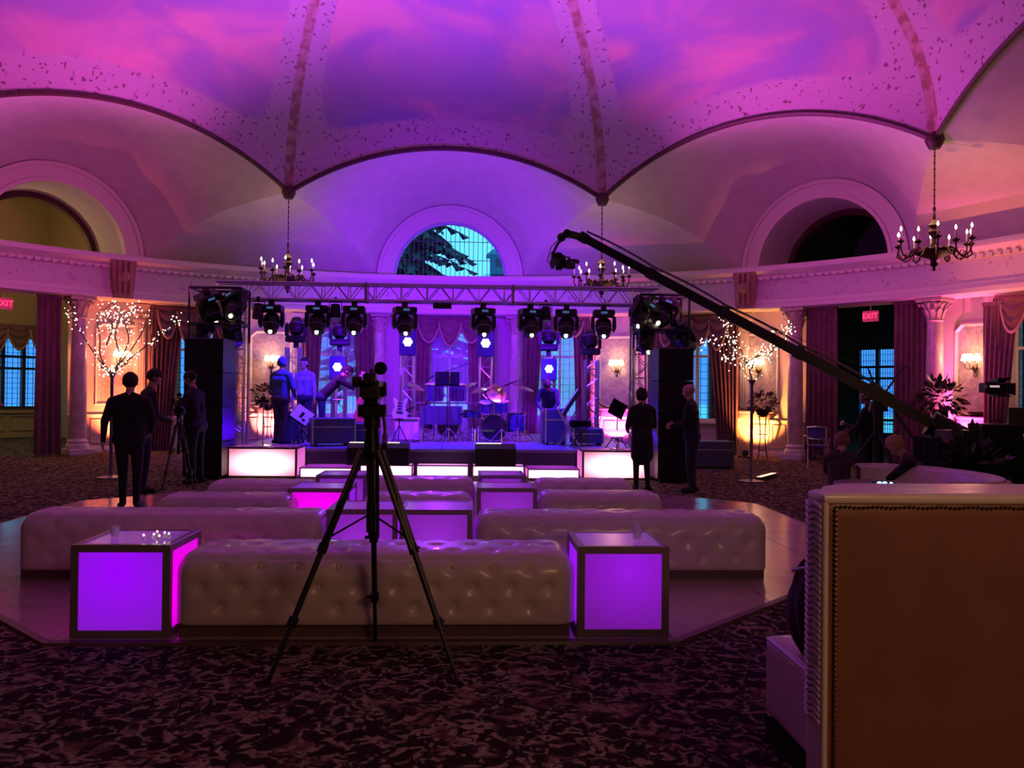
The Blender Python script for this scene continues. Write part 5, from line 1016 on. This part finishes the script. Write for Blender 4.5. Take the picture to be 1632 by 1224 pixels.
# ================================================================ PEOPLE
SK = mat('skin', (), .5)
def person(lab, loc, rz, s=1.0, bulk=1.0, lean=0, side=0, arms=None, legs=None, top=(.006, .006, .008), bot=(.006, .006, .009), hair=(.02, .012, .01), coat=0, hairlen=0, bald=False, seat=0, headtilt=0, sleeves=True, shoe=(.01, .01, .01), hatch=None):
    t = thing('person', lab, 'person', loc, rz); pr = []
    hipz = .92 if not seat else seat
    Rl = Matrix.Translation((0, 0, hipz)) @ Matrix.Rotation(-lean, 4, 'X') @ Matrix.Rotation(side, 4, 'Y') @ Matrix.Translation((0, 0, -hipz)); dz = hipz-.92
    U = lambda x, y, z: Rl @ Vector((x, y, z+dz)); add = lambda m, a, b_, r0, r1=None: pr.append((m, Vector(a), Vector(b_), r0, r0 if r1 is None else r1)); k = bulk
    add(2, (-.07*k, 0, hipz), (.07*k, 0, hipz), .125*k)
    for x in (-.075, .075): add(1, U(x*k, 0, .98), U(x*1.15*k, 0, 1.30), .105*k, .105*k)
    add(1, U(-.06*k, 0, 1.05), U(.06*k, 0, 1.05), .11*k); add(1, U(-.09*k, .0, 1.30), U(.09*k, 0, 1.30), .11*k); add(1, U(-.15*k, -.01, 1.41), U(.15*k, -.01, 1.41), .068*k); add(1, U(-.06, -.01, 1.42), U(.06, -.01, 1.42), .085)
    
    for x in (-1, 1): add(1, U(x*.03, -.015, 1.49), U(x*.16*k, -.01, 1.42), .045, .062)
    add(0, U(0, -.01, 1.44), U(0, .01, 1.58), .055, .052)
    if coat: add(1, U(0, 0, 1.0), (0, 0, hipz-coat), .15*k, .17*k); add(1, (-.06, 0, hipz-.02), (-.07, 0, hipz-coat), .13*k); add(1, (.06, 0, hipz-.02), (.07, 0, hipz-coat), .13*k)
    Hc = U(0, .02, 1.655); Hr = Rl.to_3x3() @ Matrix.Rotation(-headtilt, 3, 'X'); hp = lambda x, y, z: Hc+Hr @ Vector((x, y, z))
    add(0, hp(0, -.015, .025), hp(0, .01, .02), .092); add(0, hp(0, .03, -.02), hp(0, .035, -.045), .068, .055); add(0, hp(0, .04, -.075), hp(0, .055, -.08), .035); add(0, hp(0, .098, .005), hp(0, .108, -.022), .010, .014)
    for x in (-1, 1): add(0, hp(x*.088, -.01, .01), hp(x*.09, -.015, -.025), .014)
    arms = arms or (((-.25, .0, 1.14), (-.27, .05, .90)), ((.25, .0, 1.14), (.27, .05, .90)))
    for x, (el, wr) in zip((-1, 1), arms):
        S0 = U(x*.19*k, -.01, 1.40); el, wr = Vector(el), Vector(wr); el.x *= k if abs(el.x) > .2 else 1; add(1, S0, el, .062*k, .048*k); add(1 if sleeves else 0, el, wr, .046*k if sleeves else .038, .032)
        d = (wr-el).normalized(); n = Vector((-x, .15, 0)); n = (n-d*n.dot(d)).normalized(); w = d.cross(n).normalized()*x
        pm = wr+d*.045; add(0, wr+w*.012, pm+d*.035+w*.022, .020, .017); add(0, wr-w*.012, pm+d*.035-w*.022, .020, .017); add(0, wr, pm+d*.03, .022, .018)
        for i, ln in enumerate((.068, .076, .070, .055)):
            b0 = pm+d*.038+w*(.030-.020*i); b1 = b0+(d*.85+n*.35).normalized()*ln*.55; b2 = b1+(d*.45+n*.85).normalized()*ln*.5; add(0, b0, b1, .0105, .0095); add(0, b1, b2, .0095, .008)
        b0 = wr+d*.02+w*.026; b1 = b0+(d*.6+w*.7).normalized()*.04; add(0, b0, b1, .013, .011); add(0, b1, b1+(d*.85+n*.4).normalized()*.032, .011, .009)
    legs = legs or (((-.10, .02, .50), (-.11, -.01, .09)), ((.10, .02, .50), (.11, -.01, .09)))
    for x, (kn, an) in zip((-1, 1), legs):
        kn, an = Vector(kn), Vector(an); add(2, (x*.085*k, 0, hipz-.02), kn, .088*k, .060*k); add(2, kn, an, .058*k, .042); f = Vector((an.x+x*.02, an.y+.0, an.z-.045)); add(3, f+Vector((0, -.045, 0)), f+Vector((x*.01, .13, -.008)), .040, .036); add(3, an-Vector((0, 0, .02)), f, .045, .04)
    b = MB()
    for m, a, c, r0, r1 in pr: b.ball(tuple(a), r0, 12, 8); b.ball(tuple(c), r1, 12, 8); b.cyl(a, c, r0, r1, n=12)
    me = bpy.data.meshes.new('tmp'); me.from_pydata(b.v, [], b.f); o = bpy.data.objects.new('tmp', me); COL.objects.link(o)
    md = o.modifiers.new('r', 'REMESH'); md.mode = 'VOXEL'; md.voxel_size = .0095; md.use_smooth_shade = True; m2 = o.modifiers.new('s', 'SMOOTH'); m2.factor = .5; m2.iterations = 2
    dg = bpy.context.evaluated_depsgraph_get(); me2 = bpy.data.meshes.new_from_object(o.evaluated_get(dg)); bpy.data.objects.remove(o)
    nf = len(me2.polygons); cc = np.empty(nf*3); me2.polygons.foreach_get('center', cc); cc = cc.reshape(-1, 3); best = np.full(nf, 9.); idx = np.zeros(nf, int)
    for m, a, c, r0, r1 in pr:
        A = np.array(a); D = np.array(c)-A; L2 = max(D @ D, 1e-9); u_ = np.clip((cc-A) @ D/L2, 0, 1); dist = np.linalg.norm(cc-A-u_[:, None]*D, axis=1)-(r0+(r1-r0)*u_); s_ = dist < best; best[s_] = dist[s_]; idx[s_] = m
    me2.materials.clear(); nm = lambda p, c: noisy('%s_%d_%d_%d' % (p, *[int(v*1000) for v in c]), c, tuple(min(1, v*1.5) for v in c), 25, .85, .25)
    for m in (SK, nm('top', top), nm('trousers', bot), nm('shoe', shoe)): me2.materials.append(m)
    me2.polygons.foreach_set('material_index', idx.tolist()); me2.polygons.foreach_set('use_smooth', [True]*nf); o = link('body', me2, t); o.scale = (s, s, s)
    if not bald:
        b = MB(); n, mm = 20, 16; vs = []
        for j in range(mm+1):
            for i in range(n):
                ph = pi*j/mm; a = 2*pi*i/n; v = Vector((sin(ph)*cos(a)*.098, sin(ph)*sin(a)*.112-.012, cos(ph)*.108+.032)); v += v.normalized()*.006*sin(i*3.1+j*2.3)
                if v.z < 0 and hairlen: v.z *= 1+hairlen*2.2; v.x *= 1.12
                vs.append(v)
        fs = []
        for j in range(mm):
            for i in range(n):
                f = (j*n+i, j*n+(i+1) % n, (j+1)*n+(i+1) % n, (j+1)*n+i); c = sum((vs[q_] for q_ in f), Vector())/4
                if c.z > .055 or (c.y < .03 and c.z > -.055-hairlen) : fs.append(f)
        b.add([hp(*v) for v in vs], fs); h = b.build('hair', nm('hair', hair), t, smooth='all'); h.scale = (s, s, s)
    b = MB(); [b.ball(tuple(hp(x*.034, .088, .018)), .012, 8, 6) for x in (-1, 1)]; e = b.build('eyes', mat('eye', (.05, .03, .03), .2), t, True); e.scale = (s, s, s)
    b = MB(); b.tube([hp(-.022, .089, -.058), hp(0, .095, -.056), hp(.022, .089, -.058)], .005, 5); e = b.build('mouth', mat('lips', (.35, .12, .12), .5), t); e.scale = (s, s, s)
    if hatch: hatch(t, hp, U, s)
    return t
NAVY = (.012, .012, .03)
person('broad man in a dark suit jacket seen from behind, nearest figure on the left', (-4.25, 10.86, 0), .15, .945, 1.12, 0, 0, (((-.27, -.02, 1.14), (-.33, .03, .88)), ((.25, .03, 1.16), (.22, .18, 1.0))), hair=(.012, .01, .01), legs=(((-.08, .02, .50), (-.07, 0, .09)), ((.10, .02, .50), (.10, -.02, .09))))
person('man in dark clothes bowing his head beside the broad man', (-4.70, 12.5, 0), -1.0, 1.0, 1.15, .16, 0, (((-.26, .1, 1.14), (-.12, .32, 1.05)), ((.26, .1, 1.12), (.14, .34, 1.02))), headtilt=.5, bot=NAVY)
person('man with bare forearms working the camera by the left speaker tower', (-4.32, 13.72, 0), 1.3, 1.0, 1.0, .14, 0, (((-.25, .12, 1.12), (-.05, .34, 1.14)), ((.25, .12, 1.12), (.10, .36, 1.10))), headtilt=.55, sleeves=False, bot=NAVY)
person('woman in a black coat with long dark hair before the right light box', (2.62, 12.97, 0), .25, .885, 1.02, .04, 0, (((-.24, .06, 1.13), (-.16, .26, 1.05)), ((.25, .06, 1.13), (.12, .28, 1.08))), coat=.30, hairlen=.16, bot=(.01, .01, .012))
person('bald man in a dark jacket and jeans facing the woman by the right speaker tower', (3.36, 12.84, 0), 1.15, .93, 1.08, .05, 0, (((-.25, .06, 1.13), (-.16, .30, 1.08)), ((.25, .08, 1.13), (.14, .32, 1.10))), bald=True, bot=(.015, .02, .04), headtilt=.15)
x = aty(447, 650, 16.7).x; person('man in a blue hooded top standing on the left of the stage', (x, 16.7, SZ), -.5, .94, 1.12, .04, 0, (((-.25, .05, 1.13), (-.16, .24, .98)), ((.25, .05, 1.13), (.16, .26, .98))), top=(.05, .07, .22), bot=(.05, .02, .04), hair=(.05, .06, .16), hairlen=.02)
x = aty(485, 650, 17.9).x; person('person in pale clothes behind the sheet-music stand', (x, 17.9, SZ), pi-.3, .96, .95, 0, 0, None, top=(.22, .16, .32), bot=(.02, .02, .05), hairlen=.1)
x = aty(512, 650, 17.3).x; person('man in a black shirt bending over to the right on the stage', (x, 17.3, SZ), -1.35, .98, .98, .75, 0, (((-.16, .62, 1.16), (-.12, .78, 1.32)), ((.16, .62, 1.12), (.14, .80, 1.22))), sleeves=False, top=(.008, .008, .01), bot=(.03, .03, .07))
x = aty(876, 680, 17.75).x; person('player stooping behind a dark case at the right of the stage', (x, 17.75, SZ), pi-.2, .86, 1.0, .85, 0, (((-.24, .50, .95), (-.12, .62, .78)), ((.24, .50, .95), (.12, .62, .78))), top=(.02, .02, .07), bot=(.02, .02, .05), headtilt=.3, hair=(.03, .02, .03))
x = aty(1386, 700, 11.95).x; person('crane operator in dark clothes behind the crane pivot', (x, 11.95, 0), .9, .90, 1.2, .05, 0, (((-.24, .12, 1.14), (-.1, .36, 1.2)), ((.25, .1, 1.14), (.2, .32, 1.1))))
sit = (((-.12, .42, .50), (-.13, .46, .10)), ((.12, .42, .50), (.13, .46, .10)))
person('blond person in a dark jacket leaning left on the curved booth', (4.95, 8.95, 0), 1.0, .88, 1.05, .55, 0, (((-.2, .42, .72), (-.08, .58, .60)), ((.2, .42, .70), (.1, .6, .60))), legs=sit, seat=.47, hair=(.32, .20, .10), hairlen=.05, headtilt=.4)
person('seated person with light brown hair, left of the blond one, before the crane', (4.12, 9.3, 0), -.4, .86, .95, .35, 0, (((-.2, .3, .75), (-.1, .48, .62)), ((.2, .3, .75), (.1, .48, .62))), legs=sit, seat=.45, hair=(.16, .09, .05), hairlen=.08, headtilt=.3, top=(.03, .02, .02))
t = thing('phone', 'small gadget with glowing blue lights above the tall sofa', 'phone', aty(1408, 769, 7.6)); b = MB(); b.box(-.09, .09, -.04, .04, -.02, .01, b=.004); b.build('body', BLKP, t)
for k, x in enumerate((-.06, -.01, .05)): b = MB(); b.ball((x, -.045, 0), .017 if k != 2 else .012, 8, 6, sc=(1.3, .5, .8)); b.build('indicator', mat('blue_led', (.3, .7, 1), .3, emit=(.25, .6, 1), es=5), t)
t = thing('ottoman_table', 'low dark table inside the curved booth holding the glowing gadget', 'table', (aty(1408, 769, 7.6).x, 7.75, 0)); h = aty(1408, 769, 7.6).z-.021; b = MB(); b.lathe([(.001, h), (.36, h), (.37, h-.02), (.35, h-.04), (.001, h-.04)], 24); b.build('table_top', WOODD, t, True); b = MB(); b.lathe([(.22, 0), (.22, .02), (.04, .05), (.035, h-.04)], 16); b.build('pedestal_leg', BLK, t, True)
# ================================================================ OTHER ITEMS
q0 = aty(1548, 700, 9.2)
t = thing('control_desk', 'black-draped control desk at the right edge beside the curved booth', 'desk', (6.1, 9.6, 0)); b = MB(); b.box(-.78, .9, -.4, .4, .98, 1.02); b.build('table_top', BLKF, t); b = MB()
per = [(-.79, -.41), (.9, -.41), (.9, .41), (-.79, .41)]
for i in range(4):
    a, c = Vector((*per[i], 0)), Vector((*per[(i+1) % 4], 0)); nn = (c-a).cross(Vector((0, 0, 1))).normalized(); b.grid(lambda u, v: a.lerp(c, u)+nn*(.02*sin(u*40)+.03)*(1-v*.8)+Vector((0, 0, 1.01*v)), 40, 5)
b.build('cloth_skirt', BLKF, t, smooth='all')
def case(n, lab, cat, x, y, z, w, d, h, rz=0): t = thing(n, lab, cat, (x, y, z), rz); b = MB(); b.box(-w/2, w/2, -d/2, d/2, 0, h, b=.012); b.build('body', BLKP, t); b = MB(); b.tube([(-.06, 0, h), (-.05, 0, h+.04), (.05, 0, h+.04), (.06, 0, h)], .008, 6); b.build('handle', BLK, t); return t
case('equipment_case', 'black equipment case at the left end of the draped control desk', 'case', 5.55, 9.5, 1.02, .36, .3, .10, .2); case('equipment_case', 'larger black case in the middle of the draped control desk', 'case', 6.05, 9.6, 1.02, .45, .35, .17, -.1)
t = thing('monitor', 'black flat monitor at the right edge of the picture on the control desk', 'monitor', (6.45, 9.5, 1.02), -.35); b = MB(); b.box(-.26, .26, -.02, .02, .06, .36, b=.008); b.build('screen', BLKP, t); b = MB(); b.box(-.1, .1, -.07, .07, 0, .012); b.cyl((0, .02, 0), (0, .02, .2), .015); b.build('foot', BLK, t)
t = thing('potted_plant', 'dark spiky plant standing before the draped control desk', 'plant', (5.42, 8.98, 0)); b = MB(); b.lathe([(.001, 0), (.12, 0), (.16, .3), (.14, .3), (.13, .27), (.001, .27)], 16); b.build('pot', WOODD, t, True); b = MB(); leaves(b, (0, 0, .72), .22, 150, 9, .2, 1.5, 0); b.tube([(0, 0, .25), (0, 0, .7)], .02, 6); b.build('foliage', LEAF, t, kind='stuff')
q = aty(1607, 618, 9.9); t = thing('lamp_stand', 'black barn-door video light on a stand behind the control desk, right edge', 'video light', (q.x, 10.25, 0)); h = q.z; b = MB(); tripod_legs(b, 0, 0, h-.05, .35, .012); b.cyl((.05, 0, h-.6), (.05, 0, h-.05), .008, n=6); b.build('tripod', BLK, t)
b = MB(); b.box(-.10, .10, -.10, .08, h-.06, h+.06, b=.01); b.build('lamp_head', BLKP, t); b = MB(); b.add([(-.10, -.1, h+.06), (.10, -.1, h+.06), (.14, -.22, h+.13), (-.12, -.22, h+.11)], [(0, 1, 2, 3)]); b.add([(-.10, -.1, h-.06), (.10, -.1, h-.06), (.15, -.22, h-.11), (-.15, -.22, h-.11)], [(0, 1, 2, 3)]); b.add([(-.10, -.1, h-.06), (-.10, -.1, h+.06), (-.19, -.2, h+.08), (-.19, -.2, h-.07)], [(0, 1, 2, 3)]); b.add([(.10, -.1, h-.06), (.10, -.1, h+.06), (.19, -.2, h+.06), (.19, -.2, h-.09)], [(0, 1, 2, 3)]); b.build('barn_door', BLK, t)
b = MB(); b.box(-.07, .05, -.105, -.10, h+.005, h+.03); b.build('lamp_glint', mat('glint', (.8, .6, .6), .3, emit=(.8, .5, .6), es=.7), t)
# chrome chair by the column
def chair(loc, rz, lab):
    t = thing('chrome_chair', lab, 'chair', loc, rz)
    for sx_ in (-1, 1):
        b = MB(); b.tube([(sx_*.19, -.17, .44), (sx_*.21, -.2, .2), (sx_*.19, -.22, 0)], .014, 6); b.build('leg', CHR, t, True); b = MB(); b.tube([(sx_*.17, .22, 0), (sx_*.17, .18, .44), (sx_*.19, .22, .85)], .014, 6); b.build('leg', CHR, t, True)
        b = MB(); b.tube([(sx_*.19, .2, .66), (sx_*.25, .05, .66), (sx_*.24, -.14, .62), (sx_*.19, -.16, .46)], .014, 6); b.build('armrest', CHR, t, True)
    b = MB(); b.box(-.2, .2, -.2, .2, .43, .48, b=.015); b.build('seat', mat('chair_seat', (.08, .06, .25), .5), t); b = MB(); b.tube([(-.19, .22, .84), (0, .25, .86), (.19, .22, .84)], .02, 6); b.tube([(-.18, .2, .62), (0, .22, .6), (.18, .2, .62)], .012, 6); b.build('back_rail', CHR, t, True)
    b = MB(); b.grid(lambda u, v: Vector((-.16+.32*u, .21+.025*sin(pi*u), .63+.2*v)), 8, 4); b.build('backrest', mat('chair_seat', (), .5), t); b = MB()
    for k in range(4): a = pi*.25+k*pi/2; b.tube([(.14*cos(a), .14*sin(a), .22), (.06*cos(a+.8), .06*sin(a+.8), .28), (0, 0, .22)], .008, 5)
    b.build('scroll_stretcher', CHR, t, True)
chair((7.12, 17.25, 0), 2.7, 'chrome armchair with a blue back before the right column')
t = thing('host_stand', 'dark wooden host stand at the left edge before the yellow side room', 'podium', (-9.35, 16.3, 0), .2); b = MB(); b.box(-.45, .45, -.25, .25, 0, 1.12, b=.015); b.build('body', WOODD, t); b = MB(); b.box(-.52, .52, -.32, .32, 1.12, 1.18, b=.015); b.build('top', WOODD, t); b = MB(); b.box(-.35, .35, -.262, -.25, .15, 1.0, b=.004); b.build('front_panel', WOODD, t)
